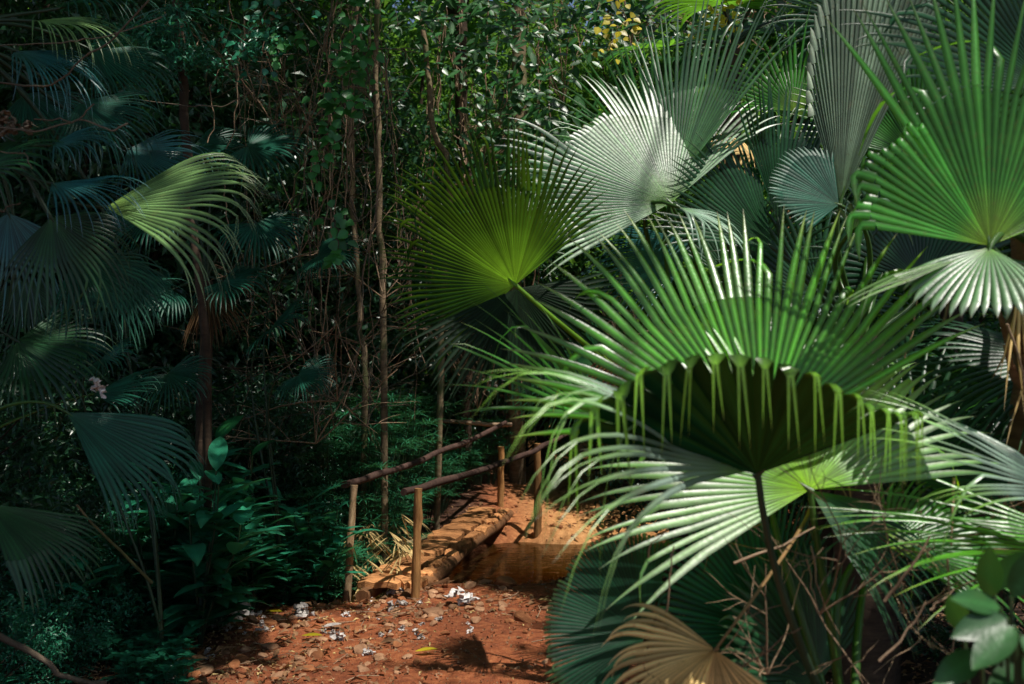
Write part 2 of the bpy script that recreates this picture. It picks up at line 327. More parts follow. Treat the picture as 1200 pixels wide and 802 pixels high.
def fan(mb, hub, axis, nrm, Rr, a0=-120, a1=120, seg=54, split=.5, droop=.25, tip=.8, cup=.1, fold=0.0, pleat=.45,
        shrink=.22, kink=None, bif=0.0, cut=None, jit=.05, wave=.06, twist=0.0, seed=0, curl=0.0, K1=8, K2=9, lean=0.0, miss=0.0, wtap=1.7, brk=.18, irr=.35, neck=1.0, amx=0):
    """a palmate fan leaf: pleated blade joined to `split`, free drooping tips beyond; a0,a1 = span in degrees clockwise from axis"""
    rng = np.random.default_rng(seed)
    Y = norm(axis); N = np.asarray(nrm, float); N = norm(N - Y * np.dot(N, Y)); X = np.cross(Y, N)
    e = np.radians(np.linspace(a0, a1, seg + 1)); dphi = e[1] - e[0]
    ph = np.empty(2 * seg + 1); ph[0::2] = e; ph[1::2] = (e[1:] + e[:-1]) / 2
    amax = max(abs(math.radians(a0)), abs(math.radians(a1)), 1.0)
    if amx: amax = amx

    def d0(phi):
        nn = cup + fold * np.abs(np.sin(phi)) + wave * np.sin(phi * 3 + seed)
        v = np.cos(phi)[:, None] * Y + np.sin(phi)[:, None] * X
        Nn = N[None] * math.cos(0) + 0
        v = v + nn[:, None] * Nn
        if twist: v = v + (twist * np.sin(phi))[:, None] * N
        return norm(v)

    kn = np.linspace(e[0], e[-1], 8)
    lf = lambda q, amp: np.interp(q, kn, rng.normal(size=8)) * amp
    L = Rr * (1 - shrink * (np.abs(ph) / amax) ** 2) * (1 + lf(ph, .035))
    d = d0(ph); p = np.tile(np.asarray(hub, float), (len(ph), 1)); p = p + d * .006
    S = [p.copy()]; ds = split / (K1 - 1)
    for k in range(K1 - 1):
        s = (k + .5) * ds
        d = norm(d + G * (droop * s * 2 * ds) + N * (lean * ds))
        p = p + d * (L * ds)[:, None]; S.append(p.copy())
    S = np.array(S)                                  # K1 x (2seg+1) x 3
    rnd = rng.random(seg)
    le, ce, re = S[:, 0:-1:2], S[:, 1::2], S[:, 2::2]
    dc = d[1::2]; T = norm(re[-1] - le[-1]); hw = np.linalg.norm(re[-1] - le[-1], axis=1) / 2
    n = norm(np.cross(T, dc)); sgn = np.sign((n @ N)); sgn[sgn == 0] = 1; n = n * sgn[:, None]
    rads = np.linspace(0, 1, K1)[:, None, None]
    ce = ce + n[None] * (hw[None, :, None] * pleat * rads)
    # some neighbouring segments have parted below the common split
    spi = split * (1 - irr * rng.random(seg) ** 2); rr_ = (np.linspace(0, split, K1)[:, None] - spi[None]) / (split * irr + 1e-6)
    gap = 1 - .32 * np.clip(rr_, 0, 1) ** .8
    mid_ = (le + re) / 2
    le = mid_ + (le - mid_) * gap[..., None]; re = mid_ + (re - mid_) * gap[..., None]; hw = hw * gap[-1]
    V = np.stack([le, ce, re], 2)                    # K1 x seg x 3 x 3
    C = np.zeros(V.shape); C[..., 0] = (np.linspace(0, split, K1))[:, None, None]; C[..., 1] = rnd[None, :, None]; C[:, :, 1, 2] = 1
    def strips(V, C, keep=None):
        K, s = V.shape[:2]; w = V.shape[2]
        idx = np.arange(K * s * w).reshape(K, s, w)
        if keep is not None: idx = idx[:, keep]
        q = np.stack([idx[:-1, :, :-1], idx[:-1, :, 1:], idx[1:, :, 1:], idx[1:, :, :-1]], -1).reshape(-1, 4)
        mb.add(V.reshape(-1, 3), q, C.reshape(-1, 3))
    strips(V, C)
    # free tips
    phc = ph[1::2]; Lf = L[1::2] * (1 - split) * (1 + jit * 2.2 * (rng.random(seg) - .5))
    c = (le[-1] + re[-1]) / 2; c = ce[-1] - n * (hw[:, None] * pleat)
    kn2 = np.linspace(e[0], e[-1], max(5, seg // 4)); g1 = np.interp(phc, kn2, rng.normal(size=len(kn2))); g2 = np.interp(phc, kn2, rng.normal(size=len(kn2)))
    dd = norm(dc + (rng.random((seg, 3)) - .5) * jit * 2 + T * (g1 * .09)[:, None] + n * (g2 * .13)[:, None])
    tipk = tip * (.6 + .8 * rng.random(seg))
    keep = np.ones(seg, bool)
    if cut is not None:
        for (ca, cb, fr) in cut:
            mk = (np.degrees(phc) > ca) & (np.degrees(phc) < cb); Lf[mk] *= fr * (1 + .3 * rng.random(mk.sum()))
    cutm = np.zeros(seg)
    if cut is not None:
        for (ca, cb, fr) in cut: cutm[(np.degrees(phc) > ca) & (np.degrees(phc) < cb)] = 1
    if miss: keep &= rng.random(seg) > miss
    rowsC = []; rowsD = []
    kk = np.full(seg, 9.0) if kink is None else kink + .12 * (rng.random(seg) - .5)
    kk = np.where(rng.random(seg) < brk, np.minimum(kk, .15 + .7 * rng.random(seg)), kk)
    sidek = rng.normal(size=(seg, 3)) * .5
    for k in range(K2):
        rowsC.append(c.copy()); rowsD.append(dd.copy())
        t = (k + .5) / (K2 - 1)
        add = G[None] * (tipk * t * 2.2 / K2)[:, None]
        if kk is not None:
            on = (t > kk).astype(float)
            add = add + (G[None] * (1.6 if kink is not None else .55) + sidek * (.15 if kink is not None else .5)) * on[:, None]
        if curl: add = add - n * (curl * t / K2 * 4)
        dd = norm(dd + add)
        c = c + dd * (Lf / (K2 - 1))[:, None]
    tt = np.linspace(0, 1, K2)
    Cc = np.array(rowsC); Dd = np.array(rowsD)
    Tt = norm(T[None] - Dd * np.sum(Dd * T[None], -1, keepdims=True))
    Nn = np.cross(Tt, Dd); Nn = Nn * np.sign(np.sum(Nn * n[None], -1, keepdims=True) + 1e-9)
    taper = np.maximum(1 - tt ** wtap, .03)[:, None] * np.ones(seg)
    taper = np.where(cutm[None] > 0, np.maximum(taper, .75), taper)
    taper = taper * (neck + (1 - neck) * np.maximum(0, 1 - tt * 7))[:, None]
    w = hw[None] * taper
    col = lambda V: np.zeros(V.shape)
    if bif > 0:
        kb = int(round((1 - bif) * (K2 - 1)))
    else:
        kb = K2 - 1
    V = np.stack([Cc - Tt * w[..., None], Cc + Nn * (w[..., None] * pleat), Cc + Tt * w[..., None]], 2)[:kb + 1]
    C = np.zeros(V.shape); C[..., 0] = (split + (1 - split) * tt[:kb + 1])[:, None, None]; C[..., 1] = rnd[None, :, None]; C[:, :, 1, 2] = 1
    strips(V, C, keep)
    if bif > 0:
        for sd in (-1, 1):
            q = np.linspace(0, 1, K2 - kb)
            cc = Cc[kb:].copy(); TT = Tt[kb:]
            off = hw[None] * taper[kb][None] * (.5 + .9 * q[:, None])
            drop = (rng.random(seg) * .5)[None] * q[:, None] ** 2 * Lf[None] * .5
            cc = cc + sd * TT * off[..., None] + G * drop[..., None]
            ww = hw[None] * taper[kb][None] * .5 * np.maximum(1 - q[:, None] ** 1.5, .05)
            V = np.stack([cc - TT * ww[..., None], cc + Nn[kb:] * (ww[..., None] * pleat), cc + TT * ww[..., None]], 2)
            C = np.zeros(V.shape); C[..., 0] = (split + (1 - split) * tt[kb:])[:, None, None]; C[..., 1] = rnd[None, :, None]; C[:, :, 1, 2] = 1
            strips(V, C, keep)


def frond(palm, hub, axis, nrm, Rr, mat='frond_mid', base=None, pet='petiole', pr=.011, sag=.25, label=None, pdir=None, extra=None, **kw):
    """one fan leaf of a palm: the blade mesh, its petiole a sub-part"""
    hub = np.asarray(hub, float)
    mb = MB(); fan(mb, hub, axis, nrm, Rr, **kw)
    for ex in (extra or []):
        k = dict(ex); fan(mb, k.pop('hub', hub), k.pop('axis'), k.pop('nrm'), k.pop('R'), **k)
    o = mb.build('frond', M[mat], palm, world_origin=None)
    # vertices are in world space; the palm's own location is subtracted
    o.location = -np.array(palm.location)
    if label: o['label'] = label
    if base is not None:
        base = np.asarray(base, float); L = np.linalg.norm(base - hub)
        out = -norm(axis) if pdir is None else norm(pdir)
        pts = bez(hub, hub + out * L * .35, base + np.array([0, 0, 1]) * L * sag + norm(hub - base) * L * .1, base, 18)
        pm = MB(); tube(pm, pts, np.linspace(pr * .75, pr * 1.6, 18), 6, rnd=.5)
        # short hastula where the stalk meets the blade
        tube(pm, [hub - norm(axis) * .01, hub + norm(axis) * Rr * .06], [pr * .9, pr * .2], 6)
        po = pm.build('petiole', M[pet], o)
    return o


def rotv(v, axis, ang):
    return np.array(Matrix.Rotation(ang, 3, Vector(axis)) @ Vector(v))


def img_dir(deg, away=0.0):
    """direction at image angle deg (0 right, 90 up), leaning away from the camera"""
    a = R(deg); v = np.array([math.cos(a), away, math.sin(a)]); return norm(v)


def leafcloud(mb, ctr, nrm, size, rng, ratio=.42, fold=.25, curl=.15, along=None):
    """ctr n x 3 leaf bases, each leaf 5 vertices, 2 quads"""
    n = len(ctr)
    N = norm(nrm)
    d = rng.normal(size=(n, 3)) if along is None else along
    d = norm(d - N * np.sum(d * N, -1, keepdims=True)); s = np.cross(d, N)
    L = size[:, None]; W = L * ratio
    b = ctr; tipp = ctr + d * L - N * L * curl
    l = ctr + d * L * .45 - s * W * .5 + N * W * fold; r = ctr + d * L * .45 + s * W * .5 + N * W * fold
    c = ctr + d * L * .5
    V = np.stack([b, l, tipp, r, c], 1).reshape(-1, 3)
    k = np.arange(n)[:, None] * 5
    f = np.concatenate([k + np.array([[0, 4, 2, 1]]), k + np.array([[0, 3, 2, 4]])])
    C = np.zeros((n, 5, 3)); C[:, :, 0] = [.0, .5, 1, .5, .5]; C[..., 1] = rng.random(n)[:, None]; C[:, :, 2] = [.8, .2, .6, .2, 1]
    mb.add(V, f, C.reshape(-1, 3))


def bladeleaf(mb, base, d, up, L, W, rng, droop=.3, K=7, fold=.25, prof=.5, rnd=None, pointy=1.3):
    """one smooth lance-shaped leaf, folded on its midrib"""
    d = norm(d); up = norm(np.asarray(up, float) - d * np.dot(up, d)); s = np.cross(d, up)
    p = np.array(base, float); V = []; C = []
    rnd = rng.random() if rnd is None else rnd
    for k in range(K):
        t = k / (K - 1)
        w = W * .5 * (math.sin(math.pi * min(1, max(0.02, t)) ** (math.log(.5) / math.log(prof)) if t < 1 else 0) ** .8 if 0 < t < 1 else .04)
        n = norm(np.cross(s, d)); n = n if np.dot(n, up) > 0 else -n
        V += [p - s * w + n * w * fold, p.copy(), p + s * w + n * w * fold]
        C += [[t, rnd, .2], [t, rnd, 1], [t, rnd, .2]]
        d = norm(d + G * droop * 2 * (t + .1) / K); p = p + d * (L / (K - 1))
    i = np.arange(K - 1)[:, None] * 3
    f = np.concatenate([i + np.array([[0, 1, 4, 3]]), i + np.array([[1, 2, 5, 4]])])
    mb.add(V, f, C)


# ------------------------------------------------------------------ world, sun, camera
w = bpy.data.worlds.new('World'); SC.world = w; w.use_nodes = True
nt = w.node_tree; nt.nodes.clear()
sky = nt.nodes.new('ShaderNodeTexSky'); sky.sky_type = 'NISHITA'; sky.sun_disc = False
el = math.asin(TOSUN[2]); az = math.atan2(TOSUN[0], TOSUN[1])
sky.sun_elevation = el; sky.sun_rotation = az
bg = nt.nodes.new('ShaderNodeBackground'); bg.inputs[1].default_value = .095
wo = nt.nodes.new('ShaderNodeOutputWorld')
nt.links.new(sky.outputs[0], bg.inputs[0]); nt.links.new(bg.outputs[0], wo.inputs[0])
ld = bpy.data.lights.new('sun', 'SUN'); ld.energy = 5.0; ld.angle = R(.53); ld.color = (1, .95, .86)
lo = bpy.data.objects.new('sun', ld); COL.objects.link(lo)
lo.rotation_euler = Vector(TOSUN).to_track_quat('Z', 'Y').to_euler(); lo.location = (4, -2, 12)
cd = bpy.data.cameras.new('camera'); cam = bpy.data.objects.new('camera', cd); COL.objects.link(cam)
cam.location = CAM; cam.rotation_euler = (math.pi / 2 + PITCH, 0, 0)
cd.lens = 35; cd.sensor_width = 36; cd.clip_end = 300; cd.clip_start = .05
cd.dof.use_dof = True; cd.dof.focus_distance = 6.5; cd.dof.aperture_fstop = 3.5
SC.camera = cam
SC.view_settings.view_transform = 'Standard'; SC.view_settings.look = 'None'; SC.view_settings.exposure = 0
SC.cycles.use_adaptive_sampling = True; SC.cycles.adaptive_threshold = .03
SC.cycles.max_bounces = 5; SC.cycles.transparent_max_bounces = 8
SC.cycles.diffuse_bounces = 3; SC.cycles.glossy_bounces = 2

# ------------------------------------------------------------------ ground and stream
def make_ground():
    def axis(lo, hi, a, b, fine, coarse):
        return np.unique(np.concatenate([np.arange(lo, a, coarse), np.arange(a, b, fine), np.arange(b, hi + coarse, coarse)]))
    xs = axis(-60, 60, -4.5, 4.5, .04, 1.2); ys = axis(-20, 80, 4.0, 15, .05, 1.2)
    X, Y = np.meshgrid(xs, ys); Z = gh(X, Y)
    V = np.stack([X, Y, Z], -1).reshape(-1, 3); nx, ny = len(xs), len(ys)
    i = (np.arange(ny - 1)[:, None] * nx + np.arange(nx - 1)[None]); q = np.stack([i, i + 1, i + nx + 1, i + nx], -1).reshape(-1, 4)
    mb = MB(); mb.add(V, q, np.zeros((len(V), 3)))
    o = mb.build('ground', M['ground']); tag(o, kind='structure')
    o['label'] = 'red laterite forest ground with a trodden path down to a stream'; o['category'] = 'ground'
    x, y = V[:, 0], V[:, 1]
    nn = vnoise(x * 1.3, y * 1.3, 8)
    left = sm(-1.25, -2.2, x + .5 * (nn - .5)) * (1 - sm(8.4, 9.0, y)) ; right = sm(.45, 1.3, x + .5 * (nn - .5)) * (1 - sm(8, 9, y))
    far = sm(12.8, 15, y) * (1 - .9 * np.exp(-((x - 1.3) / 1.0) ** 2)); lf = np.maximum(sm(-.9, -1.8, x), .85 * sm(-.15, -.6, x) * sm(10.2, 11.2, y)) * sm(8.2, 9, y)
    dark = np.clip(left + right + .8 * far + lf, 0, .94)  # includes shade painted left of the bridge
    bright = sm(10.3, 11, y + .5 * (nn - .5)) * np.exp(-((x - 1.3) / 1.2) ** 4) * .95  # sunlight on the far bank painted as brighter soil
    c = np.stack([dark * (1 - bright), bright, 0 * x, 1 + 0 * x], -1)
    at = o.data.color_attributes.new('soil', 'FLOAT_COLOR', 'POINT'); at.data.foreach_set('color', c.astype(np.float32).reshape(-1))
    xs = np.linspace(-12, 8, 60); ys = np.linspace(7.8, 12.2, 24); X, Y = np.meshgrid(xs, ys)
    V = np.stack([X, Y + .12 * X * .3, 0 * X - .17], -1).reshape(-1, 3); nx, ny = 60, 24
    i = (np.arange(ny - 1)[:, None] * nx + np.arange(nx - 1)[None]); q = np.stack([i, i + 1, i + nx + 1, i + nx], -1).reshape(-1, 4)
    mb = MB(); mb.add(V, q, np.zeros((len(V), 3)))
    wv = mb.build('water', M['water']); tag(wv, 'shallow brown stream reflecting the orange bank', 'water', kind='structure')
make_ground()

# ------------------------------------------------------------------ footbridge
def make_bridge():
    rng = np.random.default_rng(3)
    A = P(452, 690, 7.75); B = P(578, 604, 12.0); A[2] = .07; B[2] = max(.08, gh(B[0], B[1]) + .06)
    d = norm(B - A); s = norm(np.cross(d, [0, 0, 1])); L = np.linalg.norm(B - A)
    br = empty('footbridge', A, 'narrow footbridge of rough planks with pole handrails over the stream', 'footbridge')
    def put(mb, name, mat, lab=None):
        o = mb.build(name, M[mat], br, smooth=False); o.location = -np.array(br.location)
        if lab: o['label'] = lab
        return o
    for sd in (-.16, .19):
        mb = MB(); t = np.linspace(-.02, 1.0, 14)[:, None]
        pts = A + (B - A) * t + s * sd + np.array([0, 0, -.085]) + s * .01 * np.sin(t * 9)
        tube(mb, pts, .058 + .006 * np.sin(np.linspace(0, 9, 14)), 9, rough=.08, rng=rng); put(mb, 'stringer', 'log').data.polygons.foreach_set('use_smooth', [True] * 0 or [True] * len(mb.f[0]) + [False] * (len(mb.f[1]) + len(mb.f[2])))
    t = 0.05; k = 0
    while t < L - .1:
        ln = .26 + .16 * rng.random()
        # a plank, split lengthways into a wide left piece and a worn right one
        for (x0, x1) in ((-.23 - .04 * rng.random(), .05 + .05 * rng.random()), (.11, .21 + .03 * rng.random())):
            mb = MB()
            nx, ny = 6, 5; top = []; th = .045 + .015 * rng.random(); skew = rng.normal() * .03; zt = .018 * rng.random()
            for j in range(ny):
                for i in range(nx):
                    u = i / (nx - 1); v = j / (ny - 1)
                    ex = (u in (0, 1)) * rng.normal() * .014; ey = (v in (0, 1)) * rng.normal() * .013
                    p = A + d * (t + v * (ln - .02) + ey + skew * (u - .5)) + s * (x0 + (x1 - x0) * u + ex) + np.array([0, 0, zt + .006 * rng.normal() + .015 * (u - .5) * skew * 20 - .012 * ((v in (0, 1)) + (u in (0, 1)))])
                    top.append(p)
            top = np.array(top); bot = top - [0, 0, th]
            V = np.vstack([top, bot]); q = []; m = nx * ny
            for j in range(ny - 1):
                for i in range(nx - 1):
                    a = j * nx + i; q.append([a, a + 1, a + nx + 1, a + nx]); q.append([m + a, m + a + nx, m + a + nx + 1, m + a + 1])
            for i in range(nx - 1):
                q.append([i, m + i, m + i + 1, i + 1]); a = (ny - 1) * nx + i; q.append([a, a + 1, m + a + 1, m + a])
            for j in range(ny - 1):
                a = j * nx; q.append([a, a + nx, m + a + nx, m + a]); a = j * nx + nx - 1; q.append([a, m + a, m + a + nx, a + nx])
            mb.add(V, q, np.zeros((len(V), 3))); put(mb, 'plank', 'plank')
        t += ln + .065 + .07 * rng.random()
    for (bx, by, tx, ty, dd, r0, mt) in ((405, 688, 414, 568, 8.0, .034, 'post_pale'), (487, 702, 490, 572, 7.55, .036, 'post'), (586, 600, 588, 524, 12.3, .045, 'post'), (630, 615, 630, 520, 11.2, .045, 'post')):
        b = P(bx, by, dd); tp = P(tx, ty, dd); b[2] = gh(b[0], b[1]) - .15
        mb = MB(); n = 10; t = np.linspace(0, 1, n)[:, None]; tube(mb, b + (tp - b) * t + .004 * rng.normal(size=(n, 3)), np.linspace(r0, r0 * .85, n) * (1 + .06 * rng.normal(size=n)), 12, rough=.10, rng=rng)
        o = put(mb, 'post', mt); o.data.polygons.foreach_set('use_smooth', [True] * len(o.data.polygons))
    for (x0, y0, d0, x1, y1, d1, r0) in ((402, 569, 8.0, 593, 495, 12.6, .030), (473, 578, 7.5, 668, 508, 11.4, .030)):
        a = P(x0, y0, d0); b = P(x1, y1, d1); n = 14; t = np.linspace(0, 1, n)[:, None]
        mb = MB(); tube(mb, a + (b - a) * t + np.array([0, 0, -.05]) * np.sin(t * 3.14) + .006 * rng.normal(size=(n, 3)), np.linspace(r0, r0 * .9, n) * (1 + .08 * rng.normal(size=n)), 10, rough=.12, rng=rng)
        o = put(mb, 'handrail', 'rail'); o.data.polygons.foreach_set('use_smooth', [True] * len(o.data.polygons))
make_bridge()

def pole(name, pts, r, mat, label, cat, group=None, sides=7, seed=0, rough=.08):
    rng = np.random.default_rng(seed); pts = np.asarray(pts, float)
    mb = MB(); tube(mb, pts, r, sides, rough=rough, rng=rng)
    o = mb.build(name, M[mat], world_origin=pts[0]); return tag(o, label, cat, group)
def line(a, b, n=10, w=.02, seed=0):
    rng = np.random.default_rng(seed); t = np.linspace(0, 1, n)[:, None]; a = np.asarray(a); b = np.asarray(b)
    return a + (b - a) * t + np.cumsum(rng.normal(size=(n, 3)) * w, 0) * np.sin(t * math.pi)
pole('fallen_branch', line(P(432, 656, 9.2), P(545, 611, 11.3), 10, .01, 4), np.linspace(.018, .028, 10), 'trunk', 'long pale stick lying over the stream left of the bridge', 'stick')
pole('fallen_branch', line(P(508, 493, 12.5), P(600, 498, 12.6), 8, .01, 5), np.linspace(.022, .03, 8), 'twig', 'yellowish pole lying across the far end of the handrail', 'stick')
pole('fallen_branch', line(P(497, 690, 8.0), P(527, 679, 8.1), 6, .004, 6), .022, 'log', 'short broken reddish stick on the bank right of the near posts', 'stick')
pole('fallen_branch', line(P(-20, 735, 4.3), P(125, 800, 4.4), 10, .012, 7), np.linspace(.016, .010, 10), 'vine', 'long dead branch lying among the herbs at the lower left', 'stick')
pole('fallen_branch', line(P(90, 592, 5.5), P(178, 683, 5.9), 10, .004, 8), np.linspace(.006, .011, 10), 'trunk', 'thin straight stick leaning over the dark litter on the left', 'stick')

# ------------------------------------------------------------------ the fan palms
VW = np.array([0, -1.0, 0])          # towards the camera
Z = np.array([0, 0, 1.0])

# --- front palm
def front_palm():
    b = P(1000, 960, 2.75); b[2] = .42
    foot = b.copy(); foot[2] = gh(b[0], b[1])
    pm = empty('fan_palm', foot, 'nearest green fan palm with sunlit fans and one shaded fan with hanging tips', 'palm')
    mb = MB(); tube(mb, line(foot - [0, 0, .1], b + [0, 0, .05], 8, .005), np.linspace(.08, .05, 8), 10, rough=.2, rng=np.random.default_rng(1))
    o = mb.build('trunk', M['trunk_dark'], pm); o.location = -foot
    # shaded fan arching to the camera, tips hanging
    frond(pm, P(888, 556, 2.35), (.44, -.74, .51), (-.05, .5, .85), .50, 'frond_shade_lit_tips', b, 'petiole_dark', pr=.011, a0=-52, a1=92, seg=21, split=.72, wave=.16, irr=.12, droop=.0, tip=.9, kink=.03, bif=.85,
          shrink=-.42, pleat=.35, seed=5, label='blade painted dark for shade with hanging split tips painted sunlit', pdir=(.12, .1, -1), K2=22, wtap=.8, jit=.13, neck=.42, brk=0)
    frond(pm, P(880, 552, 2.36), (-.93, -.28, .24), (-.05, -.55, .8), .74, 'frond_sky_sheen', None, a0=-34, a1=26, seg=14, split=.33, droop=.30, tip=.8, bif=.35, shrink=.05, pleat=.5, seed=8,
          label='side lobe with painted silvery sheen reaching left', jit=.07)
    # tall upright sunlit fan
    frond(pm, P(893, 520, 2.85), (-.06, .25, .95), (.05, -.9, .42), .80, 'frond_bright', b, 'petiole', a0=-84, a1=66, seg=42, split=.56, wtap=2.2, droop=.03, tip=.25, cup=.02, shrink=.12, pleat=.42, seed=11, jit=.06,
          label='tall sunlit upright fan', pdir=(.1, .2, -1))
    # fan with painted yellow-green hub glow and glossy left half
    frond(pm, P(949, 574, 2.72), (-.66, .25, .48), (.11, -.85, .5), .66, 'frond_lit_hub', b, 'petiole', a0=-72, a1=135, seg=52, split=.55, droop=.10, tip=.3, cup=.03, shrink=.12, pleat=.3, seed=14,
          label='fan with painted yellow green hub glow crossed by comb shadows', pdir=(.15, .1, -1))
    frond(pm, P(950, 575, 2.74), (.80, .1, -.60), (.25, -.6, .75), .50, 'frond_dark', None, a0=-30, a1=50, seg=22, split=.4, droop=.5, tip=.7, shrink=.1, pleat=.5, seed=15)
    # lower left fan with trimmed edge
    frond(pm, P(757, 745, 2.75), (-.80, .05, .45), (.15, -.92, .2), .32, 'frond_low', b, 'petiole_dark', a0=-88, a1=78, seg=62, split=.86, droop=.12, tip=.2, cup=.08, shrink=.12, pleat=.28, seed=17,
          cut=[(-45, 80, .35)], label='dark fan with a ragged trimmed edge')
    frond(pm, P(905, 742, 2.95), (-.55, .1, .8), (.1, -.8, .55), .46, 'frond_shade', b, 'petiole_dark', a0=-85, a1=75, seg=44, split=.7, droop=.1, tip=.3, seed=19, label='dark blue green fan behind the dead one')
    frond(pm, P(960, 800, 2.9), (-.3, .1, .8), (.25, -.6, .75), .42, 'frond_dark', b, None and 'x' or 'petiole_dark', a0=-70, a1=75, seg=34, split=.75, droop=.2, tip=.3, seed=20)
    # dead fan
    frond(pm, P(838, 762, 2.35), (-.9, -.05, -.30), (.2, -.5, .9), .30, 'frond_dead', P(952, 590, 2.9), 'petiole_dead', pr=.0042, a0=-62, a1=60, seg=20, split=.55, droop=.6, tip=1.5, pleat=.9, seed=23, fold=.35,
          label='dry brown dead fan hanging beside its bent stalk', pdir=(.6, 0, .8), sag=-.05, jit=.15,
          extra=[dict(axis=(.25, -.1, -.95), nrm=(.2, -.9, .1), R=.30, a0=-42, a1=40, seg=14, split=.7, droop=.1, tip=.2, pleat=.9, seed=24)])
    frond(pm, P(720, 500, 3.3), (-.85, -.1, .5), (-.1, -.6, .8), .62, 'frond_mid', b, 'petiole', a0=-30, a1=45, seg=15, split=.35, droop=.2, tip=.3, seed=27, label='thin lobed fan behind the silvery lobe', jit=.1)
    frond(pm, P(1040, 640, 2.9), (.9, .1, .1), (.0, -.5, .85), .5, 'frond_mid', b, 'petiole', a0=-70, a1=70, seg=30, split=.45, droop=.3, tip=.8, seed=28)
    frond(pm, P(1060, 560, 3.2), (.5, .2, .6), (-.1, -.6, .8), .55, 'frond_dark', b, 'petiole', a0=-90, a1=90, seg=36, split=.45, droop=.3, tip=.6, seed=29)
    frond(pm, P(930, 820, 2.6), (.1, -.3, -.4), (.1, -.6, .8), .35, 'frond_dark', b, 'petiole_dark', a0=-90, a1=90, seg=30, split=.6, droop=.3, tip=.6, seed=30)
front_palm()

# --- middle palm
def middle_palm():
    b = P(850, 560, 4.9); foot = b.copy(); foot[2] = gh(b[0], b[1])
    pm = empty('fan_palm', foot, 'middle fan palm with a backlit green fan and a glossy white sheened fan', 'palm')
    mb = MB(); tube(mb, line(foot - [0, 0, .1], b + [0, 0, .1], 10, .01), np.linspace(.14, .09, 10), 12, rough=.2, rng=np.random.default_rng(2))
    o = mb.build('trunk', M['trunk_dark'], pm); o.location = -foot
    frond(pm, P(604, 334, 4.1), (-.66, .12, .72), (.16, .78, .60), .70, 'frond_backlit', b, 'petiole_lit', pr=.012, a0=-100, a1=85, seg=62, split=.6, droop=.06, tip=.3, cup=-.05, shrink=.2, pleat=.55, seed=31, jit=.04,
          label='large backlit fan with yellow green glow painted at its hub', pdir=(.75, .05, -.68), sag=.1)
    frond(pm, P(606, 338, 4.14), (.15, -.1, -1), (-.2, .75, .3), .55, 'frond_shaded_half', None, a0=-75, a1=95, seg=44, split=.55, droop=.1, tip=.2, shrink=.1, pleat=.5, seed=32, label='lower half of the backlit fan painted dark for shade')
    frond(pm, P(786, 238, 4.3), (-.55, .22, .68), (-.06, -.85, .52), .74, 'frond_gloss', b, 'petiole', a0=-85, a1=86, seg=64, split=.62, droop=.05, tip=.45, cup=.05, shrink=.1, pleat=.28, seed=34, wave=.08,
          cut=[(-25, 8, .12)], label='glossy white sheened fan with some torn off tips', pdir=(.5, .3, -.8),
          extra=[])
    frond(pm, P(792, 215, 4.4), (.38, .1, .93), (-.5, -.78, .3), .92, 'frond_gloss', b, 'petiole', a0=-36, a1=22, seg=24, split=.5, droop=.04, tip=.25, pleat=.6, seed=36, label='pale upright fan seen at a slant')
    frond(pm, P(765, 190, 5.0), (-.35, .1, .93), (0, -.9, .3), .66, 'frond_mid', b, 'petiole', a0=-65, a1=40, seg=24, split=.4, droop=.1, tip=.3, seed=38)
    frond(pm, P(812, 285, 4.6), (-.85, .1, -.45), (-.1, -.72, .7), .58, 'frond_blue', b, 'petiole_dark', a0=-45, a1=58, seg=36, split=.5, droop=.15, tip=.5, seed=40, label='bluish fan under the white one')
    frond(pm, P(795, 243, 4.2), (.5, -.3, -.3), (.2, -.3, .9), .42, 'frond_silver_sheen', b, 'petiole', a0=-50, a1=60, seg=10, split=.25, droop=.9, tip=2.2, seed=42, label='tips with painted silvery sheen curling over beside the white fan')
    frond(pm, P(860, 330, 4.9), (.3, .1, .85), (0, -.8, .5), .6, 'frond_dark', b, 'petiole', a0=-80, a1=80, seg=36, split=.55, droop=.15, tip=.5, seed=44)
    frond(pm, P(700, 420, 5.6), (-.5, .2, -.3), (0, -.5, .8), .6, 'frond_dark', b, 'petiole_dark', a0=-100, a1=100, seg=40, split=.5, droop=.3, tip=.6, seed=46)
    frond(pm, P(890, 195, 5.3), (-.5, -.2, .3), (0, -.5, .85), .38, 'frond_dead', b, 'petiole_dead', a0=-80, a1=80, seg=16, split=.35, droop=1.0, tip=2.4, pleat=.9, seed=48, label='withered brown fan drooping behind the white one')
    for i, (x, y, d, ax) in enumerate([(820, 420, 5.3, (-.7, 0, -.6)), (760, 400, 5.4, (-.6, 0, -.8)), (900, 430, 5.2, (.5, 0, -.8))]):
        frond(pm, P(x, y, d), ax, (0, -.7, .5), .6, 'frond_deaddark', b, 'petiole_dead', a0=-40, a1=40, seg=16, split=.4, droop=.8, tip=1.5, pleat=.9, seed=50 + i, label='dry brown skirt fan')
middle_palm()

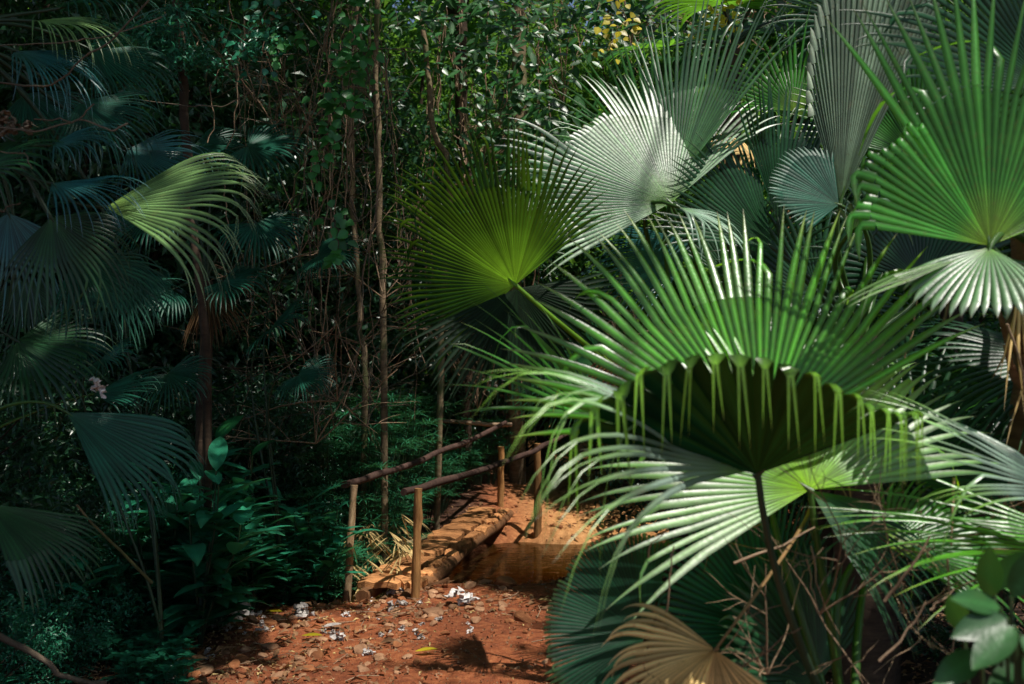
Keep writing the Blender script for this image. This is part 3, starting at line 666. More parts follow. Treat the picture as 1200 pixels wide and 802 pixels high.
# --- right palm with the tall grey folded fan
def right_palm():
    b = P(1010, 420, 4.6); foot = b.copy(); foot[2] = gh(b[0], b[1])
    pm = empty('fan_palm', foot, 'right fan palm with a tall grey half folded fan', 'palm')
    mb = MB(); tube(mb, line(foot - [0, 0, .1], b + [0, 0, .1], 10, .01), np.linspace(.14, .09, 10), 12, rough=.2, rng=np.random.default_rng(3))
    o = mb.build('trunk', M['trunk_dark'], pm); o.location = -foot
    frond(pm, P(985, 238, 4.4), (.25, .0, .96), (-.45, -.9, .2), 1.3, 'frond_grey', b, 'petiole', a0=-30, a1=14, seg=30, split=.86, irr=.2, amx=R(30), droop=0, tip=.05, cup=.02, fold=.1, pleat=.5, seed=60, shrink=.62, wave=.10, twist=.5, K1=16, lean=.0, label='tall grey folded fan')
    frond(pm, P(983, 240, 4.35), (-.6, .0, .25), (-.2, -.8, .6), .34, 'frond_shade', b, 'petiole', a0=-65, a1=70, seg=32, split=.8, droop=.1, tip=.2, seed=61)
    frond(pm, P(912, 262, 4.5), (.02, .05, 1), (.5, -.85, .05), .72, 'frond_dark', b, 'petiole_dark', a0=-32, a1=30, seg=18, split=.55, droop=.0, tip=.15, pleat=.5, seed=62, label='narrow dark upright fan in shade')
    frond(pm, P(905, 290, 4.4), (-.75, .0, .6), (.1, -.85, .4), .6, 'frond_dark', b, 'petiole_dark', a0=-40, a1=45, seg=26, split=.6, droop=.05, tip=.3, seed=63)
    frond(pm, P(1075, 185, 5.2), (.1, .1, .98), (-.1, -.95, .2), .85, 'frond_mid', b, 'petiole', a0=-85, a1=60, seg=44, split=.7, droop=.03, tip=.2, seed=64, label='broad green fan behind the nearest bright one')
    frond(pm, P(1000, 270, 4.0), (.25, -.5, .3), (.2, -.3, .9), .36, 'frond_silver_sheen', b, 'petiole', a0=-60, a1=60, seg=9, split=.3, droop=.8, tip=2.2, seed=65)
    frond(pm, P(930, 130, 5.6), (.3, .1, .4), (0, -.6, .8), .7, 'frond_mid', b, 'petiole', a0=-110, a1=110, seg=44, split=.4, droop=.3, tip=.9, seed=66)
    frond(pm, P(1010, 30, 5.8), (-.2, .1, .8), (0, -.8, .5), .7, 'frond_dark', b, 'petiole', a0=-110, a1=110, seg=44, split=.45, droop=.15, tip=.6, seed=67)
    frond(pm, P(1080, 330, 4.8), (.1, .1, .7), (0, -.7, .6), .7, 'frond_dark', b, 'petiole', a0=-110, a1=110, seg=44, split=.5, droop=.15, tip=.6, seed=68)
    frond(pm, P(960, 350, 4.8), (-.1, .1, .8), (0, -.8, .5), .6, 'frond_dark', b, 'petiole', a0=-110, a1=110, seg=44, split=.5, droop=.15, tip=.6, seed=69)
right_palm()

# --- near right palm whose trunk stands at the right edge
def edge_palm():
    b = P(1230, 330, 3.0); foot = b.copy(); foot[2] = gh(b[0], b[1])
    pm = empty('fan_palm', foot, 'brown trunked fan palm at the right edge with a big bright fan', 'palm')
    mb = MB(); pts = line(foot - [0, 0, .1], b + [0, 0, .5], 24, .006, 3); rng = np.random.default_rng(4)
    tube(mb, pts, np.linspace(.10, .075, 24) * (1 + .2 * rng.random(24)), 12, rough=.25, rng=rng)
    for k in range(26):     # old leaf bases
        t = rng.integers(5, 22); a = rng.random() * 6.28; o = np.array([math.cos(a), math.sin(a), 0])
        tube(mb, [pts[t] + o * .05, pts[t] + o * .13 + Z * .07, pts[t] + o * .16 + Z * .16], [.022, .014, .006], 5)
    o = mb.build('trunk', M['palm_trunk'], pm); o.location = -foot
    frond(pm, P(1160, 288, 2.75), (-.06, .22, 1), (.05, -.92, .35), .80, 'frond_edge', b, 'petiole', a0=-30, a1=72, seg=28, split=.55, droop=.0, tip=.1, cup=.1, pleat=.45, seed=70, shrink=.15,
          extra=[dict(axis=(-.78, .05, .62), nrm=(.1, -.93, .3), R=.48, a0=-34, a1=24, seg=14, split=.72, droop=0, tip=.9, kink=.3, pleat=.4, seed=170, shrink=.12, cup=.08)], label='big bright upright fan with curled blunt tips', pdir=(.5, .1, -.6))
    frond(pm, P(1158, 290, 2.72), (-.80, -.1, -.40), (-.15, -.45, .85), .46, 'frond_pale', None, a0=-6, a1=8, seg=4, split=.6, droop=.1, tip=.2, seed=71, label='narrow pale side lobe')
    frond(pm, P(1160, 291, 2.70), (-.40, -.45, -.55), (-.25, -.65, .55), .30, 'frond_gloss', b, 'petiole', a0=-55, a1=58, seg=18, split=.82, droop=.5, tip=.5, pleat=.5, seed=72, label='short pale drooping fan')
    frond(pm, P(1262, 585, 2.5), (-.88, -.05, .38), (-.1, -.55, .82), .62, 'frond_sky_sheen', b, 'petiole', a0=-40, a1=30, seg=16, split=.3, droop=.25, tip=.4, seed=73, label='fan with painted sheen streaks entering from the right edge')
    frond(pm, P(1290, 640, 2.6), (-.97, .0, .10), (-.1, -.5, .85), .78, 'frond_bright', b, 'petiole', a0=-32, a1=26, seg=14, split=.3, droop=.2, tip=.4, seed=74)
    frond(pm, P(1250, 420, 3.2), (-.9, .0, -.2), (-.1, -.5, .85), .6, 'frond_dark', b, 'petiole', a0=-60, a1=60, seg=26, split=.4, droop=.4, tip=.8, seed=75)
    frond(pm, P(1230, 100, 3.3), (-.5, .0, .8), (-.1, -.8, .5), .8, 'frond_dark', b, 'petiole', a0=-70, a1=60, seg=36, split=.5, droop=.1, tip=.4, seed=76)
    for i, (x, y, ax) in enumerate([(1195, 330, (-.1, -.3, -1)), (1215, 300, (-.2, -.1, -1)), (1230, 380, (-.3, -.2, -1))]):
        frond(pm, P(x, y, 2.95), ax, (0, -.9, .1), .42, 'frond_dead', None, a0=-16, a1=16, seg=6, split=.3, droop=.3, tip=.5, pleat=.9, seed=78 + i, label='dead brown skirt strip')
edge_palm()

# --- palms of the shaded left
def left_palms():
    # tall palm off the top left corner
    b = P(-60, 60, 4.6); foot = P(-90, 440, 4.7); foot[2] = gh(foot[0], foot[1])
    pm = empty('fan_palm', foot, 'tall fan palm leaning in from the left edge with hanging strips', 'palm')
    mb = MB(); tube(mb, line(foot - [0, 0, .1], b, 12, .01), np.linspace(.13, .09, 12), 12, rough=.15, rng=np.random.default_rng(5))
    o = mb.build('trunk', M['palm_trunk'], pm); o.location = -foot
    F_ = [((40, 25), 4.4, (.9, -.1, -.1), (.0, -.35, .9), .55, 'frond_pale', 85, dict(a0=-40, a1=60, seg=26, split=.35, droop=.7, tip=2.2)),
          ((20, 60), 4.3, (.8, -.1, -.3), (.0, -.4, .9), .5, 'frond_blue', 86, dict(a0=-50, a1=60, seg=26, split=.35, droop=.7, tip=2.0)),
          ((70, 10), 5.0, (.8, .1, .2), (.0, -.4, .9), .55, 'frond_shade', 87, dict(a0=-70, a1=70, seg=30, split=.4, droop=.5, tip=1.6)),
          ((30, 110), 5.0, (.6, .0, -.7), (.0, -.6, .7), .5, 'frond_shade', 88, dict(a0=-70, a1=70, seg=30, split=.4, droop=.5, tip=1.6)),
          ((124, 243), 4.0, (.98, .0, .05), (-.1, -.72, .65), .70, 'frond_pale', 90, dict(a0=-44, a1=42, seg=24, split=.5, droop=.2, tip=1.1, bif=.4, pleat=.7)),
          ((60, 170), 4.0, (.8, -.1, .15), (.0, -.5, .85), .36, 'frond_blue', 91, dict(a0=-50, a1=60, seg=22, split=.35, droop=.5, tip=1.4)),
          ((60, 255), 4.2, (.5, .0, -.8), (.0, -.8, .4), .5, 'frond_dark', 92, dict(a0=-70, a1=70, seg=28, split=.4, droop=.4, tip=1.4)),
          ((10, 250), 4.4, (.3, .0, -.9), (.0, -.8, .4), .5, 'frond_blue', 93, dict(a0=-50, a1=70, seg=28, split=.4, droop=.4, tip=1.4)),
          ((140, 300), 5.0, (.2, .0, -.9), (.0, -.8, .4), .45, 'frond_shade', 94, dict(a0=-60, a1=60, seg=26, split=.35, droop=.5, tip=1.6, pleat=.9)),
          ((30, 330), 5.0, (.1, .0, -.9), (.0, -.8, .4), .5, 'frond_dark', 95, dict(a0=-80, a1=80, seg=30, split=.35, droop=.5, tip=1.6)),
          ((95, 120), 4.9, (.7, -.1, -.5), (.0, -.6, .7), .5, 'frond_shade', 180, dict(a0=-70, a1=70, seg=30, split=.4, droop=.5, tip=1.5)),
          ((150, 175), 5.2, (.8, .0, -.3), (.0, -.6, .7), .5, 'frond_blue', 181, dict(a0=-70, a1=70, seg=30, split=.4, droop=.5, tip=1.3)),
          ((60, 215), 3.9, (.75, -.1, -.1), (.0, -.55, .8), .42, 'frond_blue', 182, dict(a0=-30, a1=60, seg=18, split=.35, droop=.6, tip=1.5)),
          ((90, 300), 4.4, (.6, .0, -.7), (.0, -.7, .5), .5, 'frond_shade', 183, dict(a0=-60, a1=60, seg=28, split=.4, droop=.5, tip=1.4)),
          ((20, 400), 4.6, (.7, .0, -.3), (.0, -.7, .6), .48, 'frond_dark', 184, dict(a0=-80, a1=80, seg=30, split=.45, droop=.4, tip=1.2)),
          ((110, 60), 5.4, (.8, .0, -.4), (.0, -.6, .7), .55, 'frond_shade', 185, dict(a0=-60, a1=70, seg=28, split=.4, droop=.6, tip=1.8)),
          ((-30, 200), 4.0, (.7, .0, .3), (.0, -.6, .8), .5, 'frond_dark', 96, dict(a0=-80, a1=80, seg=30, split=.35, droop=.5, tip=1.2))]
    for (px, d, ax, n, Rr, mt, sd, kw) in F_:
        frond(pm, P(px[0], px[1], d), ax, n, Rr, mt, b, 'petiole_dark', seed=sd, pr=.009, **kw)
    # low palm, fan with petiole reaching in from the left
    b = P(-120, 560, 4.0); foot = b.copy(); foot[2] = gh(b[0], b[1])
    pm = empty('fan_palm', foot, 'low fan palm at the left edge with a folded fan held on a long stalk', 'palm')
    mb = MB(); tube(mb, line(foot - [0, 0, .1], b, 6, .01), np.linspace(.11, .08, 6), 10); o = mb.build('trunk', M['palm_trunk'], pm); o.location = -foot
    frond(pm, P(79, 484, 3.8), (.80, .0, -.58), (.35, -.65, .5), .56, 'frond_shade', b, 'petiole', a0=-42, a1=30, seg=20, split=.6, droop=.3, tip=1.0, seed=100, pr=.007, bif=.4, sag=0)
    frond(pm, P(-15, 592, 3.2), (.80, .0, -.50), (.45, -.5, .6), .42, 'frond_dark', b, 'petiole', a0=-35, a1=38, seg=20, split=.6, droop=.3, tip=.8, seed=101, pr=.007, sag=0)
    frond(pm, P(110, 462, 4.6), (.96, .0, .16), (.0, -.5, .86), .36, 'frond_shade', b, 'petiole', a0=-40, a1=50, seg=20, split=.45, droop=.2, tip=.5, seed=102, pr=.006, sag=0)
    # background understory palms
    specs = [
        ('fan palm with a bare trunk and drooping dark fans behind the pale left fan', 243, 330, 7.4, [
            ((228, 170), (.4, -.2, -.2), .50, -30), ((290, 172), (.9, -.1, -.1), .52, -60), ((262, 330), (.5, -.3, -.1), .42, 0), ((200, 340), (-.5, -.3, -.2), .42, 0), ((300, 262), (.3, -.3, -.4), .46, 0), ((180, 250), (-.4, -.2, -.3), .5, 0)]),
        ('dark fan palm whose round fan hangs right of the bare palm trunk', 330, 692, 7.6, [
            ((318, 385), (.45, -.4, .2), .44, 0), ((372, 300), (.7, -.3, .0), .4, 0), ((350, 440), (.6, -.3, -.2), .35, 0)]),
        ('small dark fan palm beneath the left palms', 190, 762, 6.0, [
            ((196, 438), (.5, -.4, -.4), .33, 0), ((92, 400), (-.2, -.4, -.4), .32, 0), ((120, 420), (.5, -.3, .1), .3, 0), ((150, 340), (.2, -.3, -.2), .4, 0)]),
    ]
    for i, (lab, x, y, d, fr) in enumerate(specs):
        b = P(x, y, d); foot = b.copy(); foot[2] = gh(b[0], b[1])
        pm = empty('fan_palm', foot, lab, 'palm', None)
        mb = MB(); tube(mb, line(foot - [0, 0, .1], b, 10, .01, i), np.linspace(.055, .045, 10), 9, rough=.15, rng=np.random.default_rng(i)); o = mb.build('trunk', M['trunk_dark'], pm); o.location = -foot
        for j, (h, ax, Rr, _) in enumerate(fr):
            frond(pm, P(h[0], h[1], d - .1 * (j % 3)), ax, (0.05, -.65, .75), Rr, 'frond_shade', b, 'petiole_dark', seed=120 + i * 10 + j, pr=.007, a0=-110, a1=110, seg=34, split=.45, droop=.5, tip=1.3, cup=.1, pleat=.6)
        for j in range(4 if i == 0 else 0):
            a = R(60 * j - 90)
            frond(pm, b - Z * .05, (math.cos(a), -.3, -1), (math.cos(a) * .5, -.8, .2), .5, 'frond_deaddark', None, seed=150 + i * 10 + j, a0=-25, a1=25, seg=9, split=.3, droop=.4, tip=.8, pleat=.9, label='dead hanging skirt fan')
left_palms()

# --- extra palms standing behind on the right
def back_palms():
    rng = np.random.default_rng(9)
    for i, (x, y, d, lab) in enumerate([(800, 470, 7.6, 'fan palm in shadow between the backlit fan and the white fan'), (860, 60, 7.4, 'fan palm rising behind the white sheened fan at the top'), (1120, 250, 6.6, 'dark fan palm deep behind the bright right edge fan'), (960, 520, 5.8, 'low dark fan palm behind the tall sunlit fan'), (1150, 560, 4.4, 'dark fan palm low behind the streaked right fan')]):
        b = P(x, y, d); foot = b.copy(); foot[2] = gh(b[0], b[1])
        pm = empty('fan_palm', foot, lab, 'palm')
        mb = MB(); tube(mb, line(foot - [0, 0, .1], b, 10, .01, i), np.linspace(.09, .07, 10), 9, rough=.15, rng=rng); o = mb.build('trunk', M['trunk_dark'], pm); o.location = -foot
        for j in range(7):
            a = 2 * math.pi * j / 7 + rng.random(); e = rng.uniform(.0, .9)
            v = np.array([math.cos(a), math.sin(a), e]); v = norm(v); hub = b + v * rng.uniform(.35, .75)
            frond(pm, hub, norm(v + [0, 0, -.2]), norm(np.cross(v, np.cross([0, 0, 1], v)) + np.array([0, -.3, .3])), .6, 'frond_dark' if rng.random() < .6 else 'frond_mid', b, 'petiole_dark', seed=200 + i * 10 + j, a0=-120, a1=120, seg=36, split=.5, droop=.35, tip=.9, K1=5, K2=6)
back_palms()

# ------------------------------------------------------------------ woods
def clumpy(rng, n, ctr, rad, clumps=26, spread=.34, squash=1.0, shell=.55):
    """leaf bases gathered in clumps inside an ellipsoid"""
    rad = np.asarray(rad, float)
    d = norm(rng.normal(size=(clumps, 3))); rr = shell + (1 - shell) * rng.random((clumps, 1))
    cc = d * rr * rad
    k = rng.integers(0, clumps, n)
    sz = spread * (.5 + rng.random(clumps))[k][:, None]
    p = cc[k] + norm(rng.normal(size=(n, 3))) * (rng.random((n, 1)) ** .45) * sz * rad.mean() * np.array([1, 1, .75])
    return p + np.asarray(ctr), cc + np.asarray(ctr), k


def tree_proto(name, rng, h, rad, n, leaf, mat, trunk_r=.05, trunkmat='trunk_dark', low=.15, hang=.5, clumps=34):
    root = empty(name, (0, 0, 0))
    ctr = np.array([0, 0, h * (1 + low) / 2 + .0]); rz = h * (1 - low) / 2
    p, cc, k = clumpy(rng, n, ctr, (rad, rad, rz), clumps)
    p[:, 2] = np.maximum(p[:, 2], .05)
    nrm = norm(rng.normal(size=(n, 3)) + np.array([0, -.3, 1.1])); al = rng.normal(size=(n, 3)) + np.array([0, 0, -hang])
    mb = MB(); leafcloud(mb, p, nrm, leaf * (.6 + .8 * rng.random(n)), rng, along=al)
    mb.build('crown', M[mat], root, smooth=False)
    mb = MB(); top = np.array([rng.normal() * .2, rng.normal() * .2, h * .9])
    tr = line((0, 0, -.2), top, 9, .03, int(rng.integers(99))); tube(mb, tr, np.linspace(trunk_r, trunk_r * .3, 9), 7)
    for c in cc[:22]:
        j = int(np.clip(c[2] / h * 6, 1, 7)); tube(mb, bez(tr[j], tr[j] + (c - tr[j]) * .3 + Z * .1, c - Z * .1, c, 6), np.linspace(trunk_r * .35, .006, 6), 4, cap=False)
    mb.build('trunk', M[trunkmat], root)
    return root


def place(proto, x, y, sc, rz, label, cat, group, first, z=None):
    o = proto if first else copy_tree(proto)
    o.location = (x, y, float(gh(x, y)) - .03 if z is None else z); o.rotation_euler = (0, 0, rz); o.scale = (sc, sc, sc)
    return tag(o, label, cat, group)


rng = np.random.default_rng(77)
protoA = tree_proto('glossy_tree', rng, 6.5, 1.9, 11000, .13, 'foliage', .09, low=.12, clumps=60)
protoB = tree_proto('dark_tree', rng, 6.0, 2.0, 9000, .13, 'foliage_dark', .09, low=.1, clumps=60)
protoS = tree_proto('leafy_shrub', rng, 2.2, 1.0, 4200, .085, 'foliage_dark', .03, low=.0, clumps=34)
protoT = tree_proto('leafy_shrub', rng, 1.5, .9, 3000, .075, 'foliage_shade_teal', .02, low=.0, clumps=30)
used = set()
def put(proto, px, d, sc, lab, cat, grp, dy=0):
    x = (px - 600) / F * d
    place(proto, x, d, sc, rng.random() * 6.28, lab, cat, grp, proto.name not in used); used.add(proto.name)
for px, d, sc in [(470, 15.5, 1.0), (640, 15.0, 1.05), (730, 14, 1.0), (840, 14.5, 1.1), (940, 13, 1.1), (560, 18, 1.2), (760, 18, 1.2), (1030, 14, 1.1), (1130, 12, 1.0), (1230, 13, 1.1), (660, 21, 1.4), (430, 20, 1.4), (900, 19, 1.4), (1060, 18, 1.3), (400, 13, .8)]:
    put(protoA, px, d, sc, 'bushy tree with glossy sunflecked leaves in the thick wood behind the stream', 'tree', 'sunflecked trees behind the stream')
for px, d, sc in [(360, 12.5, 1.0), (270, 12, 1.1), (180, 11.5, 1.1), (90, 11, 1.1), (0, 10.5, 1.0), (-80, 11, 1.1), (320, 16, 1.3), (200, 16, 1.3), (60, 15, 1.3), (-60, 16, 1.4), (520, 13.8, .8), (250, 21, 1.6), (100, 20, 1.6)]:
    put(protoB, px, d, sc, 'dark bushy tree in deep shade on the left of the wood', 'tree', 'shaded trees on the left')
for px, d, sc in [(350, 10.5, .9), (300, 9.3, .9), (230, 9.6, 1.0), (150, 8.8, 1.0), (60, 8.4, 1.0), (-20, 8, 1.0), (420, 12.2, .8), (480, 13.2, .8), (-60, 6.2, .8), (40, 6.4, .55), (700, 14.2, .7), (760, 12.4, .9), (820, 11.4, 1), (900, 10, 1.1), (1000, 9, 1.1), (1100, 8, 1.0), (1200, 7.5, 1.0), (800, 8.6, .7), (860, 7.6, .7), (1160, 5.4, .7), (1060, 6.2, .8), (960, 7, .8), (1240, 4.4, .6), (620, 15.5, .8)]:
    put(protoS, px, d, sc, 'dark leafy shrub filling the understory', 'shrub', 'dark shrubs of the understory')
for px, d, sc in [(440, 11.3, .8), (400, 10.2, .8), (350, 9.0, .7), (300, 8.3, .6), (505, 12.6, .5), (240, 7.6, .55), (150, 7.2, .5), (120, 6.4, .4), (60, 5.6, .35), (-10, 5.2, .4), (540, 14, .5), (180, 8.0, .7), (90, 7.4, .6), (20, 7.0, .6)]:
    put(protoT, px, d, sc, 'low shrub of small leaves at the wood edge tinted teal for shade', 'shrub', 'low shrubs at the wood edge')

# far wood that closes the view
def far_wood():
    r = np.random.default_rng(5); n = 60000
    a = r.uniform(-1.0, 1.0, n); d = r.uniform(23, 30, n); x = np.sin(a) * d * 1.15; y = np.cos(a) * d
    k = 900; cx = r.uniform(-28, 28, k); cy = r.uniform(18, 29, k); cz = r.uniform(0, 17, k); i = r.integers(0, k, n)
    cy = np.sqrt(np.maximum(27 ** 2 - cx ** 2 * .6, 100)) + r.normal(size=k) * 1.6
    p = np.stack([cx[i], cy[i], cz[i] + gh(cx[i], cy[i])], -1) + norm(r.normal(size=(n, 3))) * (r.random((n, 1)) ** .4) * r.uniform(.8, 1.5, n)[:, None]
    mb = MB(); leafcloud(mb, p, r.normal(size=(n, 3)) + np.array([0, -.3, 1]), r.uniform(.22, .5, n), r, ratio=.55)
    o = mb.build('far_wood', M['foliage_dark'], smooth=False); tag(o, 'dense dark mass of far woodland leaves closing the view', 'woodland', kind='stuff')
far_wood()

# overhead canopy: crowns added for shade, with gaps that let the sun reach what is sunlit
HOLES = []
def hole(p, r, s=1.0): HOLES.append((np.asarray(p, float), r, s))
hole(P(680, 610, 11.8), 1.3); hole(P(640, 640, 10.3), .9); hole(P(560, 640, 9.6), .7, .9); hole(P(470, 690, 7.8), .55, .9); hole(P(520, 760, 6.2), 1.15, .97); hole(P(420, 740, 6.6), .7, .8); hole(P(400, 790, 5.6), .6, .8)
hole(P(949, 574, 2.6), .55); hole(P(860, 380, 2.85), .65); hole(P(700, 520, 2.4), .4); hole(P(980, 300, 2.85), .45); hole(P(970, 440, 2.2), .55)
hole(P(585, 290, 4.1), .65); hole(P(740, 200, 4.3), .75); hole(P(800, 90, 4.4), .4); hole(P(1150, 170, 2.75), .7); hole(P(1110, 330, 2.6), .4); hole(P(1025, 80, 4.4), .7); hole(P(310, 590, 7.3), .8, .6); hole(P(440, 470, 10), .8, .4)
hole(P(200, 235, 4.0), .38, .9); hole(P(480, 670, 8.5), .8); hole(P(560, 620, 10.8), .9); hole(P(100, 215, 3.9), .25, .7); hole(P(110, 80, 4.3), .25, .6); hole(P(1150, 520, 2.4), .4, .9); hole(P(640, 690, 7.6), .45, .8)
hole(P(600, 170, 14), 1.6, .7); hole(P(740, 40, 10), 1.2, .7); hole(P(850, 60, 12), 1.4, .7); hole(P(400, 100, 9), .7, .5); hole(P(820, 780, 2.35), .35); hole(P(560, 520, 13.5), 1.0, .6); hole(P(450, 250, 10), .9, .5); hole(P(1150, 690, 1.75), .25); hole(P(1050, 650, 2.6), .3, .5); hole(P(460, 480, 10.5), .8, .4)
hole(P(740, 320, 4.6), .4, .8); hole(P(1080, 120, 5.2), .5, .6)

hr = np.random.default_rng(99)
for _ in range(130): hole(P(hr.uniform(-10, 480), hr.uniform(0, 700), hr.uniform(3.6, 9.0)), hr.uniform(.05, .16))
hole(P(520, 700, 7.7), .8); hole(P(455, 590, 9.3), .8, .7); hole(P(290, 725, 7.0), .5, .5); hole(P(560, 540, 12.5), .7, .7); hole(P(838, 770, 2.35), .5)
def canopy():
    r = np.random.default_rng(21)
    trunks = [(-6.5, 1.5), (-7.8, 8), (-6.6, 13.5), (6.2, 1), (7, 7), (6.4, 12.4), (-2, -4), (3, -4.5), (-.98, 16.6), (3.4, 17.5), (-7.5, 20), (9, 20)]
    centres = [(-5.5, 2), (-6, 7.5), (-5, 13), (6, 1.5), (6.5, 7), (6, 13), (-1.5, -2.5), (4, -3.5), (0, 13.5), (2, 8), (-7, 19), (7, 19)]
    T = np.array(centres, float); T[6] = (-1.5, 1.5); T[7] = (3.5, 1.0)
    n = 120000
    k = 1500; c = np.stack([r.uniform(-13, 14, k), r.uniform(.3, 22, k), r.uniform(7.6, 11.0, k)], -1); i = r.integers(0, k, n)
    p = c[i] + norm(r.normal(size=(n, 3))) * (r.random((n, 1)) ** .5) * np.array([.85, .85, .45]) * r.uniform(.7, 1.3, (k, 1))[i]
    keep = ~((c[i][:, 0] > -2.5) & (c[i][:, 1] > 8.5) & (i % 9 < 7))
    for (q, rad, s) in HOLES:
        v = p - q; t = v @ TOSUN; dist = np.linalg.norm(v - t[:, None] * TOSUN, axis=1)
        wob = .7 + .6 * vnoise(p[:, 0] * 2.2, p[:, 1] * 2.2, 9)
        keep &= ~((dist < rad * wob) & (r.random(n) < s))
    p = p[keep]; n = len(p)
    own = np.argmin(((p[:, None, :2] - T[None]) ** 2).sum(-1), 1)
    for j, (tx, ty) in enumerate(trunks):
        s = own == j; m = s.sum()
        root = empty('shade_canopy_tree', (tx, ty, float(gh(tx, ty))), 'tall canopy tree added to shade the clearing, sun gaps cut in its crown', 'tree', 'canopy trees added for shade around the clearing')
        mb = MB(); leafcloud(mb, p[s], r.normal(size=(m, 3)) * .6 + np.array([0, 0, 1]), r.uniform(.20, .42, m), r, ratio=.5)
        o = mb.build('crown', M['foliage'], root, smooth=False); o.location = -np.array(root.location)
        base = np.array([tx, ty, float(gh(tx, ty)) - .2]); top = np.array([tx * .95, ty, 8.3]); mb = MB()
        tr = line(base, top, 12, .03, j); tube(mb, tr, np.linspace(.17, .09, 12), 10, rough=.1, rng=r)
        pp = p[s][r.integers(0, m, 14)]
        for q in pp: tube(mb, bez(tr[-3], tr[-1] + Z * .3, q * .6 + tr[-1] * .4 + Z * .2, q, 8), np.linspace(.06, .012, 8), 5, cap=False)
        o = mb.build('trunk', M['trunk_dark'], root); o.location = -np.array(root.location)
canopy()

# ------------------------------------------------------------------ slender trees, vines and twigs in view
def thin_tree(pts, r0, r1, label, mat='trunk', crown=None, seed=0):
    pts = np.asarray(pts); root = empty('slender_tree', pts[0], label, 'tree')
    rg = np.random.default_rng(seed); mb = MB(); tube(mb, pts, np.linspace(r0, r1, len(pts)) * (1 + .1 * rg.random(len(pts))), 8, rough=.12, rng=rg)
    o = mb.build('trunk', M[mat], root); o.location = -pts[0]
    if crown:
        ctr, rad, n, leaf, mt = crown
        p, cc, k = clumpy(rg, n, ctr, rad, 30, .3, shell=.2)
        mb = MB(); leafcloud(mb, p, norm(rg.normal(size=(n, 3)) + [0, -.4, 1]), leaf * (.6 + .8 * rg.random(n)), rg)
        for c in cc: tube(mb, bez(pts[-4], pts[-4] + (c - pts[-4]) * .4 + Z * .1, c, c, 6), .004, 3, cap=False)
        o = mb.build('crown', M[mt], root, smooth=False); o.location = -pts[0]
def vpts(pl, d, seed=0, w=.012, n=24):
    rg = np.random.default_rng(seed); q = np.array([P(x, y, d) for x, y in pl]); t = np.linspace(0, 1, n); tt = np.linspace(0, 1, len(pl))
    out = np.stack([np.interp(t, tt, q[:, a]) for a in range(3)], -1)
    return out + np.cumsum(rg.normal(size=(n, 3)) * w, 0) * np.sin(t * math.pi)[:, None]
def gnd(px, d):
    p = P(px, 440, d); p[2] = gh(p[0], p[1]) - .05; return p
thin_tree(np.vstack([gnd(248, 6.9), vpts([(243, 420), (228, 260), (220, 120), (203, -60)], 6.6, 1)]), .027, .03, 'slender brown tree on the left with a fine leafed crown', 'trunk_dark', crown=(P(215, 55, 6.3), (.75, .4, .35), 2200, .04, 'foliage_shade_teal'), seed=1)
thin_tree(np.vstack([gnd(452, 9.4), vpts([(450, 440), (452, 300), (450, 150), (443, -60)], 9.3, 2)]), .032, .022, 'slender pale tree left of the centre wrapped by vines', seed=2)
thin_tree(np.vstack([gnd(512, 11.2), vpts([(517, 440), (516, 240), (507, 120), (495, -60)], 11, 3, .03)]), .038, .024, 'crooked slender tree behind the backlit fan', seed=3)
thin_tree(np.vstack([gnd(607, 14), vpts([(600, 240), (606, 120), (604, -60)], 13.2, 4)]), .10, .08, 'pale trunk standing in the sunflecked wood above the backlit fan', seed=4)
thin_tree(np.vstack([gnd(425, 9.9), vpts([(428, 440), (425, 370), (430, 200), (420, -60)], 9.8, 5, .02)]), .03, .02, 'thin brown sapling just left of the pale slender tree', seed=5)
thin_tree(np.vstack([gnd(545, 13.2), vpts([(548, 300), (541, 130), (538, -60)], 13, 6)]), .08, .07, 'dark trunk in the centre of the wood', 'trunk_dark', seed=6)

rng = np.random.default_rng(31)
def hanging_vine(px, d, y0, y1, r, mat='vine', amp=.02, label='thin bare vine hanging in the tangle left of the centre', group='bare vines hanging in the tangle'):
    n = 26; x = px + np.cumsum(rng.normal(size=n)) * 2.2 + rng.normal() * 25 * np.linspace(0, 1, n); y = np.linspace(y0, y1, n)
    pts = np.array([P(a, b, d) for a, b in zip(x, y)]); pts[:, 1] += np.cumsum(rng.normal(size=n)) * amp
    mb = MB(); tube(mb, pts, r, 4, cap=False); o = mb.build('hanging_vine', M[mat], world_origin=pts[0]); tag(o, label, 'vine', group)
for i in range(34):
    px = rng.uniform(262, 470); d = rng.uniform(7.2, 9.5); y0 = rng.uniform(-60, 120); hanging_vine(px, d, y0, y0 + rng.uniform(180, 460), rng.uniform(.002, .0055), 'vine' if rng.random() < .4 else 'twig')
for i in range(14):
    px = rng.uniform(470, 660); d = rng.uniform(11, 12.5); y0 = rng.uniform(-60, 100); hanging_vine(px, d, y0, y0 + rng.uniform(200, 420), rng.uniform(.005, .010), 'twig', label='thin bare vine hanging before the sunflecked wood', group='bare vines before the sunflecked wood')

